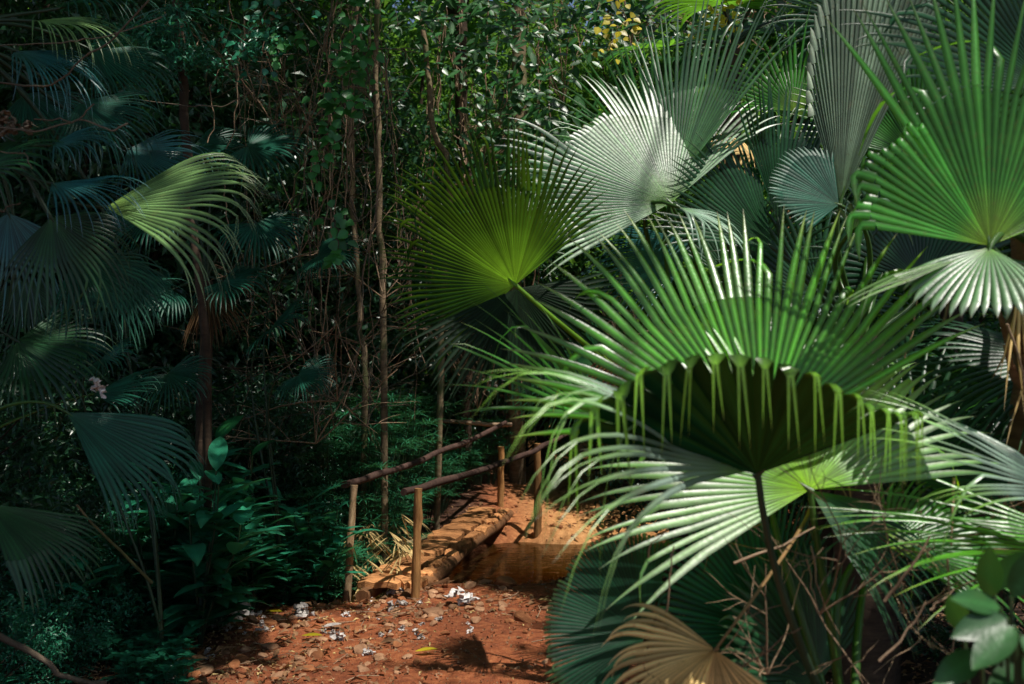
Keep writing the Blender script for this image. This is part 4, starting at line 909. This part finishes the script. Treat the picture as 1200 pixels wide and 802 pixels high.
def twigs(mb, p, d, L, r, depth, rg, wig=.08):
    n = 7; pts = [np.array(p)]; dd = norm(d)
    for k in range(n):
        dd = norm(dd + rg.normal(size=3) * wig); pts.append(pts[-1] + dd * L / n)
        if depth > 0 and k > 0 and rg.random() < .6: twigs(mb, pts[-1], norm(dd + rg.normal(size=3) * .8), L * rg.uniform(.4, .75), r * .6, depth - 1, rg, wig)
    tube(mb, pts, np.linspace(r, r * .5, n + 1), 4, cap=False)
def bush(px, py, d, L, r, mat, label, group, seed, k=5, up=(0, 0, 1), spread=.7):
    rg = np.random.default_rng(seed); b = P(px, py, d); mb = MB()
    for i in range(k): twigs(mb, b, np.array(up) + rg.normal(size=3) * spread, L * rg.uniform(.6, 1.1), r, 2, rg)
    o = mb.build('dry_bush', M[mat], world_origin=b); tag(o, label, 'dry twigs', group)
sd = 0
for (px, py, d, L, r) in [(395, 470, 8.4, 1.3, .008), (385, 400, 8.2, 1.0, .006), (340, 180, 8.0, 1.0, .006), (420, 260, 8.6, 1.1, .006), (300, 120, 7.6, .8, .005), (380, 60, 8.2, 1.0, .006), (450, 350, 9, .9, .006), (410, 160, 8.4, 1.0, .006), (350, 300, 8.2, .8, .005), (440, 120, 8.8, 1.0, .006), (370, 520, 8.6, 1.0, .007), (430, 500, 9.0, 1.0, .006)]:
    sd += 1; bush(px, py, d, L, r, 'twig' if sd % 2 else 'vine', 'tangle of dry leafless twigs left of the centre', 'dry twig tangles left of the centre', sd)
for (px, py, d, L, r) in [(540, 220, 12, 1.4, .010), (500, 300, 12, 1.3, .009), (660, 120, 12, 1.4, .009), (740, 60, 9.5, 1.2, .008), (860, 60, 9.5, 1.4, .008), (560, 480, 12.6, 1.0, .008), (690, 470, 8.0, .8, .006), (740, 455, 7.0, .7, .005)]:
    sd += 1; bush(px, py, d, L, r, 'twig', 'pale leafless twigs before the sunflecked wood', 'dry twigs before the sunflecked wood', sd)
for i, (pl, d, r) in enumerate([([(-20, 95), (60, 100), (130, 40), (175, 0)], 3.8, .006), ([(-20, 55), (50, 52), (120, 42), (190, 20)], 4.0, .004), ([(-10, 148), (40, 155), (95, 140), (130, 155), (150, 145)], 3.9, .006), ([(40, 140), (90, 142), (110, 122)], 3.9, .005), ([(155, 116), (215, 126), (260, 128), (300, 105)], 6.2, .006), ([(300, 68), (350, 62), (390, 72), (420, 60)], 7.6, .006), ([(-10, 176), (25, 178), (38, 198)], 3.6, .004), ([(0, 245), (12, 250), (24, 238)], 3.5, .004), ([(480, 0), (520, 60), (500, 140)], 11, .009)]):
    pts = vpts(pl, d, 40 + i, .004); mb = MB(); tube(mb, pts, r * .6, 5); o = mb.build('curved_vine', M['vine'], world_origin=pts[0])
    tag(o, 'bare brown vine curving across the dark foliage at the upper left', 'vine', 'bare vines curving across the upper left')

def leaf_vine(pl, d, n, size, mat, label, seed, spread=14, name='leafy_vine', wr=1.0):
    rg = np.random.default_rng(seed); pts = vpts(pl, d, seed); root = empty(name, pts[0], label, 'vine')
    mb = MB(); tube(mb, pts, .004, 4); o = mb.build('stem', M['vine'], root); o.location = -pts[0]
    mb = MB(); i = rg.integers(0, len(pts), n); s = spread / F * d
    for k in i:
        b = pts[k] + rg.normal(size=3) * s * np.array([1, .6, .8]); a = rg.random() * 6.28
        bladeleaf(mb, b, (math.cos(a), -.2, math.sin(a) * .5 - .5), (rg.normal() * .4, -.8, .6), size * rg.uniform(.7, 1.2), size * wr * rg.uniform(.75, 1.05), rg, droop=.3, K=6, fold=.15, prof=.33 if wr == 1 else .45)
    o = mb.build('foliage', M[mat], root); o.location = -pts[0]
leaf_vine([(425, -20), (418, 60), (412, 110), (392, 130)], 7.2, 120, .075, 'foliage_heart', 'vine of bright round leaves hanging at the top left of the centre', 1, 16)
leaf_vine([(355, 40), (340, 60), (330, 75)], 7.4, 26, .075, 'foliage_heart', 'short vine of round leaves among the bare vines at the top', 2, 13)
leaf_vine([(388, 150), (378, 175), (372, 215)], 7.2, 22, .08, 'foliage_heart', 'string of round leaves hanging beside a bare vine', 3, 7)
leaf_vine([(386, 240), (392, 265), (392, 300)], 7.2, 22, .08, 'foliage_heart', 'lowest tuft of heart shaped leaves on the bare vine', 4, 7)
leaf_vine([(330, -10), (300, 30), (290, 60)], 7.0, 90, .06, 'foliage_shade_teal', 'dim small leaved vine at the top left', 5, 22)
leaf_vine([(715, -10), (735, 20), (724, 35), (712, 60)], 6.8, 34, .055, 'foliage_yellow', 'vine with yellow leaves hanging at the top right of the centre', 6, 12)
leaf_vine([(850, -5), (860, 15), (840, 25)], 6.8, 30, .055, 'foliage_yellow', 'tuft of yellow green leaves above the white sheened fan', 7, 13)

# near glossy branches along the top, right of the centre
def spray(pl, d, n, size, mat, label, seed, spread):
    leaf_vine(pl, d, n, size, mat, label, seed, spread, name='leafy_branch', wr=.42)
spray([(690, -20), (760, 20), (850, 30)], 8.2, 420, .13, 'glossy_leaf', 'glossy leaved branch along the top above the white sheened fan', 11, 42)
spray([(860, -20), (930, 40), (990, 60)], 7.6, 420, .12, 'glossy_leaf', 'glossy leaved branch at the top left of the tall grey fan', 12, 40)
spray([(560, 60), (600, 130), (650, 170)], 11.5, 420, .17, 'glossy_leaf', 'glossy leaved branch in the middle of the sunflecked wood', 13, 42)
spray([(500, -20), (560, 20), (640, 30)], 10.5, 420, .15, 'glossy_leaf', 'glossy leaved branch along the top centre', 14, 40)
spray([(590, 190), (640, 240), (690, 200)], 10.5, 300, .15, 'glossy_leaf', 'glossy leaved branch just above the backlit fan', 15, 34)

# ------------------------------------------------------------------ understory plants
def sedge_proto(seed, h, stems):
    rg = np.random.default_rng(seed); root = empty('umbrella_sedge', (0, 0, 0)); ms = MB(); ml = MB()
    for s in range(stems):
        a = rg.random() * 6.28; r = rg.uniform(.05, .38) * h; hh = h * rg.uniform(.45, 1.05)
        top = np.array([math.cos(a) * r, math.sin(a) * r, hh]); b = np.array([math.cos(a) * .05, math.sin(a) * .05, -.05])
        tube(ms, bez(b, b + Z * hh * .5, top - Z * hh * .3, top, 7), .004, 4, cap=False)
        nl = 16
        for k in range(nl):
            t = 6.28 * k / nl + rg.random() * .3
            bladeleaf(ml, top, (math.cos(t), math.sin(t), rg.uniform(.0, .6)), (0, 0, 1), rg.uniform(.14, .24), .013, rg, droop=.75, K=5, fold=.4)
    ms.build('stems', M['petiole_dark'], root); ml.build('foliage', M['sedge'], root)
    return root
sp = [sedge_proto(1, 1.1, 22), sedge_proto(2, .7, 18), sedge_proto(3, 1.6, 26)]
def putp(proto, px, d, sc, lab, cat, grp, key):
    x = (px - 600) / F * d; place(proto, x, d, sc, rng.random() * 6.28, lab, cat, grp, key not in used); used.add(key)
for (px, d, sc, k) in [(395, 9.0, .9, 0), (420, 9.7, 1.0, 2), (450, 10.2, .9, 2), (480, 10.9, .8, 2), (440, 9.5, .9, 0), (470, 10.2, .9, 0), (500, 11.3, .8, 0), (410, 8.7, .9, 1), (385, 8.4, .9, 1), (360, 8.2, .9, 1), (330, 7.9, .9, 1), (300, 7.6, .9, 1), (270, 7.4, .8, 1), (240, 7.3, .8, 1), (350, 8.9, 1.0, 0), (320, 8.6, 1.0, 0), (455, 10.9, 1.0, 2), (430, 10.4, 1.1, 2), (405, 9.6, 1.0, 2), (375, 9.5, 1.0, 2), (520, 12.2, .7, 1), (545, 13.0, .8, 1), (215, 7.6, .8, 0), (490, 11.6, .9, 2), (500, 12.4, 1.0, 0), (530, 12.9, .9, 2), (515, 12.0, .8, 0), (560, 13.4, .8, 0), (478, 11.3, 1.0, 0), (535, 12.6, .6, 1), (552, 13.0, .7, 1), (520, 12.3, .7, 1), (575, 13.6, .8, 0)]:
    putp(sp[k], px, d, sc, 'clump of umbrella sedge with drooping whorls by the left bank', 'sedge', 'umbrella sedges along the left bank', 'sedge%d' % k)

def broad_proto(seed, h, stems, L, W, mat='broad', name='broadleaf_plant'):
    rg = np.random.default_rng(seed); root = empty(name, (0, 0, 0)); ms = MB(); ml = MB()
    for s in range(stems):
        a = rg.random() * 6.28; r = rg.uniform(.05, .3) * h; hh = h * rg.uniform(.5, 1.05)
        top = np.array([math.cos(a) * r, math.sin(a) * r, hh]); st = bez(np.array([0, 0, -.05]), np.array([0, 0, hh * .4]), top - Z * hh * .3, top, 9); tube(ms, st, np.linspace(.008, .004, 9), 5)
        for k in range(13):
            j = min(8, 2 + k * 7 // 13); t = k * 2.4 + rg.random() * .5
            bladeleaf(ml, st[j], (math.cos(t), math.sin(t), rg.uniform(.1, .7)), (0, 0, 1), L * rg.uniform(.7, 1.15), W * rg.uniform(.8, 1.15), rg, droop=rg.uniform(.2, .8), K=8, fold=.22, prof=.45)
    ms.build('stems', M['petiole_dark'], root); ml.build('foliage', M[mat], root)
    return root
bp_ = [broad_proto(1, 1.0, 8, .29, .092), broad_proto(2, .6, 7, .27, .085)]
BL = [('tall broad leaved plant hiding the foot of the slender left tree', 238, 6.4, 1.35, 0), ('tall broad leaved plant left of the slender tree', 190, 6.7, 1.25, 0), ('broad leaved plant at the foot of the slender left tree', 232, 6.75, 1.0, 0), ('dark broad leaved plant between the slender tree and the left sedges', 205, 7.0, 1.0, 0), ('broad leaved plant half hidden behind the tallest ones', 320, 8.3, 1.2, 0), ('broad lance leaved plant in front of the left sedges', 300, 7.3, 1.05, 0), ('broad lance leaved plant with leaves reaching to the left handrail', 362, 7.9, 1.05, 0), ('broad lance leaved plant left of the tallest one', 250, 7.2, .9, 0), ('tall broad leaved plant beneath the bare palm trunk', 268, 7.7, 1.45, 0), ('low broad leaved plant nearest the pale litter', 262, 6.75, .8, 1), ('low broad leaved plant behind the leaning stick', 130, 6.4, .8, 1), ('broad leaved plant deep in the left shade', 60, 6.0, .9, 0), ('low broad leaved plant beside the near left post', 335, 7.6, .8, 1), ('broad leaved plant under the folded left fan', 190, 7.0, .8, 1)]
for i, (lab, px, d, sc, k) in enumerate(BL):
    putp(bp_[k], px, d, sc, lab, 'plant', None, 'broad%d' % k)

# close blurred broad leaves at the lower right
def near_plant():
    rg = np.random.default_rng(4); b = P(1190, 830, 1.75); foot = b.copy(); foot[2] = 0.0
    foot[2] = gh(foot[0], foot[1])
    root = empty('glossy_shrub', foot, 'close out of focus shrub with broad glossy leaves in the lower right corner', 'shrub'); ms = MB(); ml = MB()
    for (x, y, tx, ty, d, L, W) in [(1172, 712, 1102, 695, 1.7, .09, .052), (1180, 725, 1105, 745, 1.68, .10, .055), (1160, 700, 1160, 635, 1.72, .09, .05), (1185, 700, 1225, 640, 1.7, .1, .055), (1190, 735, 1145, 775, 1.65, .10, .06), (1195, 745, 1230, 780, 1.66, .1, .06), (1150, 765, 1095, 800, 1.7, .1, .055), (1200, 770, 1160, 820, 1.7, .1, .05), (1130, 740, 1110, 690, 1.8, .08, .045), (1165, 690, 1190, 660, 1.8, .09, .05)]:
        p0 = P(x, y, d); p1 = P(tx, ty, d - .03)
        bladeleaf(ml, p0, p1 - p0, (rg.normal() * .3, -.8, .7), L * 1.12, W * .9, rg, droop=.15, K=12, fold=.18, prof=.45)
        tube(ms, bez(foot, foot + Z * .5, p0 - Z * .15, p0, 12), .004, 5)
    o = ms.build('stems', M['petiole_dark'], root); o.location = -foot; o = ml.build('foliage', M['glossy_leaf'], root); o.location = -foot
near_plant()

# herbs and leaf litter (uncountable)
def herbs():
    r = np.random.default_rng(8); mb = MB(); n = 1500
    x = []; y = []
    while len(x) < n:
        d = r.uniform(4.3, 7.2); px = r.uniform(-60, 250); X = (px - 600) / F * d
        if vnoise(np.array(X * 2.5), np.array(d * 2.5), 3) > .42 and px < 235 - (d - 4.3) * 8: x.append(X); y.append(d)
    for X, Y in zip(x, y):
        b = np.array([X, Y, float(gh(X, Y))]); h = r.uniform(.03, .16)
        top = b + np.array([r.normal() * .03, r.normal() * .03, h])
        for k in range(4):
            t = k * 1.57 + r.random(); bladeleaf(mb, top, (math.cos(t), math.sin(t), .25), (0, 0, 1), r.uniform(.035, .07), r.uniform(.022, .04), r, droop=.3, K=4, fold=.15, prof=.45)
        tube(mb, [b, top], .0015, 3, cap=False)
    o = mb.build('ground_herbs', M['foliage_shade_teal']); tag(o, 'low dark green herbs covering the ground at the lower left', 'ground cover', kind='stuff')
herbs()
def litter():
    r = np.random.default_rng(9)
    def scatter(n, fx, mat, name, lab, smin, smax, ratio=.4, lift=.012, tilt=.35):
        P_ = []
        while len(P_) < n:
            y = r.uniform(4.3, 15); x = r.uniform(-.56, .56) * y
            if r.random() < fx(x, y): P_.append((x, y))
        a = np.array(P_); z = gh(a[:, 0], a[:, 1]); ok = z > -.16; a = a[ok]; z = z[ok]; n = len(a)
        p = np.stack([a[:, 0], a[:, 1], z + r.random(n) * lift + .004], -1)
        mb = MB(); leafcloud(mb, p, r.normal(size=(n, 3)) * tilt + [0, 0, 1], r.uniform(smin, smax, n), r, ratio=ratio, fold=.3, curl=.35)
        o = mb.build(name, M[mat], smooth=False); tag(o, lab, 'leaf litter', kind='stuff')
    edge = lambda x, y: .05 + .4 * float(sm(-.3, -.8, x)) + .9 * float(sm(-.9, -1.5, x)) + .6 * float(sm(.3, 1.0, x)) + (.5 if 7 < y < 8.6 else 0)
    scatter(9000, edge, 'foliage_brown', 'leaf_litter', 'brown dead leaves littering the ground', .03, .11)
    scatter(6500, edge, 'straw', 'pale_leaf_litter', 'pale tan dry leaf scraps scattered over the soil', .015, .06, .3)
    scatter(9000, lambda x, y: .25 + .5 * float(sm(8.2, 7.2, y)), 'stone', 'gravel', 'small laterite crumbs and gravel on the path', .006, .028, .9, .01, .9)
    mb = MB()
    for k in range(700):
        y = r.uniform(4.5, 13); x = r.uniform(-.5, .45) * y; z = float(gh(x, y))
        if z < -.15 or r.random() > edge(x, y) + .1: continue
        a = r.random() * 6.28; L = r.uniform(.06, .3); v = np.array([math.cos(a), math.sin(a), r.normal() * .08]) * L
        p = np.array([x, y, z + .012]); tube(mb, [p, p + v * .5 + r.normal(size=3) * .01, p + v], r.uniform(.0015, .004), 4, cap=False)
    tag(mb.build('twig_litter', M['twig']), 'fine fallen twigs scattered over the soil', 'twigs', kind='stuff')
    mb = MB()      # straw of dry sedge on the left bank
    for k in range(120):
        d = r.uniform(8.0, 10.3); px = r.uniform(405, 475) + (d - 8.2) * 8; x = (px - 600) / F * d; z = float(gh(x, d)) + r.uniform(.1, .75)
        b = np.array([x, d, z]); a0 = r.random() * 6.28
        for q in range(5): 
            t = a0 + r.normal() * .5; bladeleaf(mb, b, (math.cos(t), math.sin(t) - .3, -.6), (0, -.3, 1), r.uniform(.15, .32), .012, r, droop=.5, K=5)
    tag(mb.build('dry_straw', M['straw']), 'dry straw coloured sedge leaves hanging over the left bank', 'straw', kind='stuff')
litter()

# stones and pale crumpled leaves, each one a thing
import bmesh
def stone(px, py, size, mat='stone', label=None, seed=0, flat=.5, d=None):
    r = np.random.default_rng(seed)
    d = (1.7) * F / (py - 440) if d is None else d
    p = P(px, py, d); p[2] = gh(p[0], p[1])
    bm = bmesh.new()
    for k in range(22):
        v = norm(r.normal(size=3)) * size * .5 * np.array([1.2, .9, flat]) * r.uniform(.85, 1.1); bm.verts.new(v)
    res = bmesh.ops.convex_hull(bm, input=bm.verts)
    bmesh.ops.delete(bm, geom=[g for g in res['geom_interior'] if isinstance(g, bmesh.types.BMVert)], context='VERTS')
    bmesh.ops.bevel(bm, geom=bm.edges[:], offset=size * .04, segments=1, affect='EDGES')
    me = bpy.data.meshes.new('stone'); bm.to_mesh(me); bm.free(); me.materials.append(M[mat])
    o = bpy.data.objects.new('stone', me); COL.objects.link(o); o.location = p + [0, 0, size * flat * .2]; o.rotation_euler = (r.normal() * .2, r.normal() * .2, r.random() * 6)
    return tag(o, label, 'stone')
for i in range(70):
    px = rng.uniform(200, 470); py = rng.uniform(700, 800); o = stone(px, py, rng.uniform(.04, .12), 'stone' if rng.random() < .7 else 'clay', 'tan laterite stone in the litter left of the path', 1400 + i, .5); o['group'] = 'laterite stones in the left litter'
SG = 'laterite stones scattered over the path'
big = [(508, 720, .16, 'large angular orange stone right of the near post'), (463, 716, .09, 'orange stone at the foot of the nearest post'), (238, 793, .15, 'long orange stone at the bottom edge of the litter'), (287, 761, .12, 'flat tan stone left of the path middle'), (316, 757, .12, 'tan stone right of the flat tan one'), (334, 733, .10, 'leftmost stone of the three by the pale crumple'), (347, 733, .07, 'middle stone of the three by the pale crumple'), (358, 731, .09, 'rightmost stone of the three by the pale crumple'), (457, 735, .10, 'flat orange stone in the middle of the litter heap'), (490, 722, .08, 'small orange stone left of the large angular one'), (552, 690, .12, 'orange stone at the near edge of the stream'), (592, 685, .22, 'clay lump at the near edge of the stream'), (615, 728, .16, 'flat clay stone on the bank by the dark fan'), (478, 735, .07, 'small orange stone beneath the large angular one'), (522, 742, .07, 'small rounded clay stone in mid path'), (675, 668, .35, 'big rounded clay lump at the right of the water'), (568, 682, .12, 'second orange stone at the stream edge'), (640, 716, .10, 'small stone nearest the dark fan')]
for i, (x, y, s, l) in enumerate(big): stone(x, y, s, 'clay' if 'clay' in l else 'stone', l, 300 + i)
for i in range(120):
    px = rng.uniform(300, 640); py = rng.uniform(692, 800)
    if rng.random() < .4: px = rng.uniform(440, 600); py = rng.uniform(690, 725)
    o = stone(px, py, rng.uniform(.025, .09), 'stone' if rng.random() < .6 else 'clay', 'small laterite stone lying on the path', 400 + i, .6); o['group'] = SG
for i in range(40):
    d = rng.uniform(10.8, 13.2); px = rng.uniform(600, 730); o = stone(px, 600, rng.uniform(.03, .09), 'clay', 'small stone on the orange far bank', 500 + i, .6, d=d); o['group'] = 'small stones on the far bank'

def crumple(px, py, size, label=None, group=None, seed=0, p=None, d=None, name='crumpled_leaf', mat='crumple'):
    r = np.random.default_rng(seed); mb = MB()
    if p is None:
        d = 1.7 * F / (py - 440) if d is None else d
        p = P(px, py, d); p[2] = gh(p[0], p[1]) + size * .2
    for s in range(4):
        n = 9; u, v = np.meshgrid(np.linspace(-1, 1, n), np.linspace(-1, 1, n))
        ax = norm(r.normal(size=(3, 3))); fr = r.uniform(1.5, 3.2, 6); ph = r.random(6) * 6
        x = u * .6 + .35 * np.sin(fr[0] * v + ph[0]); y = v * .6 + .35 * np.sin(fr[1] * u + ph[1]); z = .45 * np.sin(fr[2] * u * 1.5 + ph[2]) * np.cos(fr[3] * v * 1.5 + ph[3]) + .12 * r.normal(size=u.shape)
        V = np.stack([x, y, z], -1).reshape(-1, 3) @ np.linalg.qr(ax)[0] * size * .42 + r.normal(size=3) * size * .22; V[:, 2] *= .7
        i = np.arange(n - 1)[:, None] * n + np.arange(n - 1)[None]; q = np.stack([i, i + 1, i + n + 1, i + n], -1).reshape(-1, 4)
        mb.add(V, q, np.tile([.5, r.random(), .5], (n * n, 1)))
    o = mb.build(name, M[mat], smooth=True); o.location = p; return tag(o, label, 'dry leaf', group)
cr = [(204, 740, .17, 'round pale crumpled leaf ball at the left of the pale litter'), (352, 720, .17, 'white crumpled leaf beside the yellow leaf'), (463, 712, .17, 'white crumpled leaf in the middle of the path'), (538, 709, .20, 'white crumpled leaf right of the near posts'), (470, 690, .18, 'white crumpled leaf against the nearest bridge post'), (447, 668, .24, 'white crumpled leaf at the left side of the first planks'), (443, 645, .16, 'pale crumpled leaf on the left bank beside the planks'), (383, 690, .13, 'pale crumpled leaf left of the near left post'), (183, 683, .16, 'pale crumpled leaf at the foot of the leaning stick'), (228, 686, .14, 'pale crumpled leaf right of the leaning stick'), (240, 727, .12, 'white scrap left in the pale litter'), (255, 733, .16, 'white scrap centre of the pale litter'), (283, 722, .18, 'broad white scrap right in the pale litter'), (300, 718, .10, 'small white scrap above the tan stones'), (243, 772, .08, 'small white scrap below the herbs'), (197, 800, .12, 'pale scrap at the bottom edge'), (438, 628, .2, 'pale crumpled leaf under the left rail'), (300, 740, .09, 'grey scrap beside the tan stones'), (270, 716, .12, 'grey curled scrap behind the pale litter'), (400, 750, .10, 'pale scrap low on the path'), (390, 742, .07, 'grey scrap on the path'), (494, 752, .07, 'little pale scrap in mid path'), (430, 768, .08, 'pale scrap at the lower middle of the path')]
for i, (x, y, s, l) in enumerate(cr): crumple(x, y, s * .95, l, None, 600 + i)
for i in range(46):
    px = rng.normal(290, 55); py = rng.uniform(700, 745)
    if i > 28: px = rng.uniform(400, 560); py = rng.uniform(690, 745)
    crumple(px, py, rng.uniform(.025, .06), 'small pale scrap of dry leaf in the litter', 'small pale leaf scraps in the litter', 700 + i)
crumple(0, 0, .075, 'pale curled ball of leaf caught on the low left fan', None, 801, p=P(115, 457, 3.8))
for i in range(5): crumple(0, 0, .07, 'purplish brown crumpled dry leaf caught at the upper left edge', 'dry leaves caught at the upper left edge', 810 + i, mat='vine', p=P(rng.uniform(-5, 36), rng.uniform(136, 156), 4.0))
for i, (x, y, lab) in enumerate([(322, 716, 'yellow fallen leaf above the tan stones'), (366, 748, 'yellow fallen leaf on the bare path'), (640, 705, 'pale curved fallen leaf near the dark fan'), (390, 738, 'grey flat fallen leaf on the path'), (500, 770, 'orange yellow fallen leaf at the lower middle')]):
    d = 1.7 * F / (y - 440); p = P(x, y, d); p[2] = gh(p[0], p[1]) + .025; mb = MB(); bladeleaf(mb, (0, 0, 0), (1, rng.normal() * .5, .1), (0, -.2, 1), .14, .045, rng, droop=.15, K=7)
    o = mb.build('fallen_leaf', M['crumple' if 'grey' in lab else 'frond_dead' if 'pale' in lab else 'foliage_yellow']); o.location = p - [.07, 0, 0]; tag(o, lab, 'leaf')
for i, (x0, y0, x1, y1, d, r) in enumerate([(860, 660, 955, 618, 2.6, .006), (872, 780, 940, 735, 2.4, .003), (1036, 705, 1090, 628, 2.3, .006), (1030, 775, 1085, 705, 2.3, .005), (1090, 715, 1118, 690, 2.3, .004), (950, 640, 985, 745, 2.4, .0022), (945, 655, 965, 730, 2.4, .002), (930, 665, 965, 642, 2.4, .002), (900, 790, 935, 775, 2.4, .002), (990, 790, 1030, 750, 2.5, .003), (1105, 380, 1125, 305, 3.0, .006), (1180, 380, 1200, 460, 2.8, .006), (1110, 650, 1115, 800, 2.6, .004), (760, 655, 782, 620, 2.6, .003), (778, 735, 790, 640, 2.5, .004), (960, 690, 985, 660, 2.4, .002), (1060, 420, 1075, 350, 3.2, .004), (1000, 700, 1060, 690, 2.7, .002), (1078, 640, 1100, 670, 2.5, .003), (1118, 560, 1115, 640, 2.8, .006)]):
    pts = line(P(x0, y0, d), P(x1, y1, d + rng.normal() * .05), 8, .004, 900 + i); mb = MB(); tube(mb, pts, np.linspace(r * .75, r * .4, 8), 5); tag(mb.build('dead_twig', M['twig'], world_origin=pts[0]), 'tan dead twig caught among the right hand fans', 'twig', 'dead twigs caught among the right hand fans')
for i, (px, py, d, L) in enumerate([(1060, 720, 2.7, .35), (960, 720, 2.6, .3), (1120, 640, 3.0, .35), (900, 790, 2.7, .3), (1010, 620, 3.0, .3)]):
    bush(px, py, d, L, .003, 'twig', 'tan dead twigs tangled under the right hand fans', 'dead twig tangles under the right hand fans', 950 + i, k=4, up=(0, -.3, .2), spread=1.0)
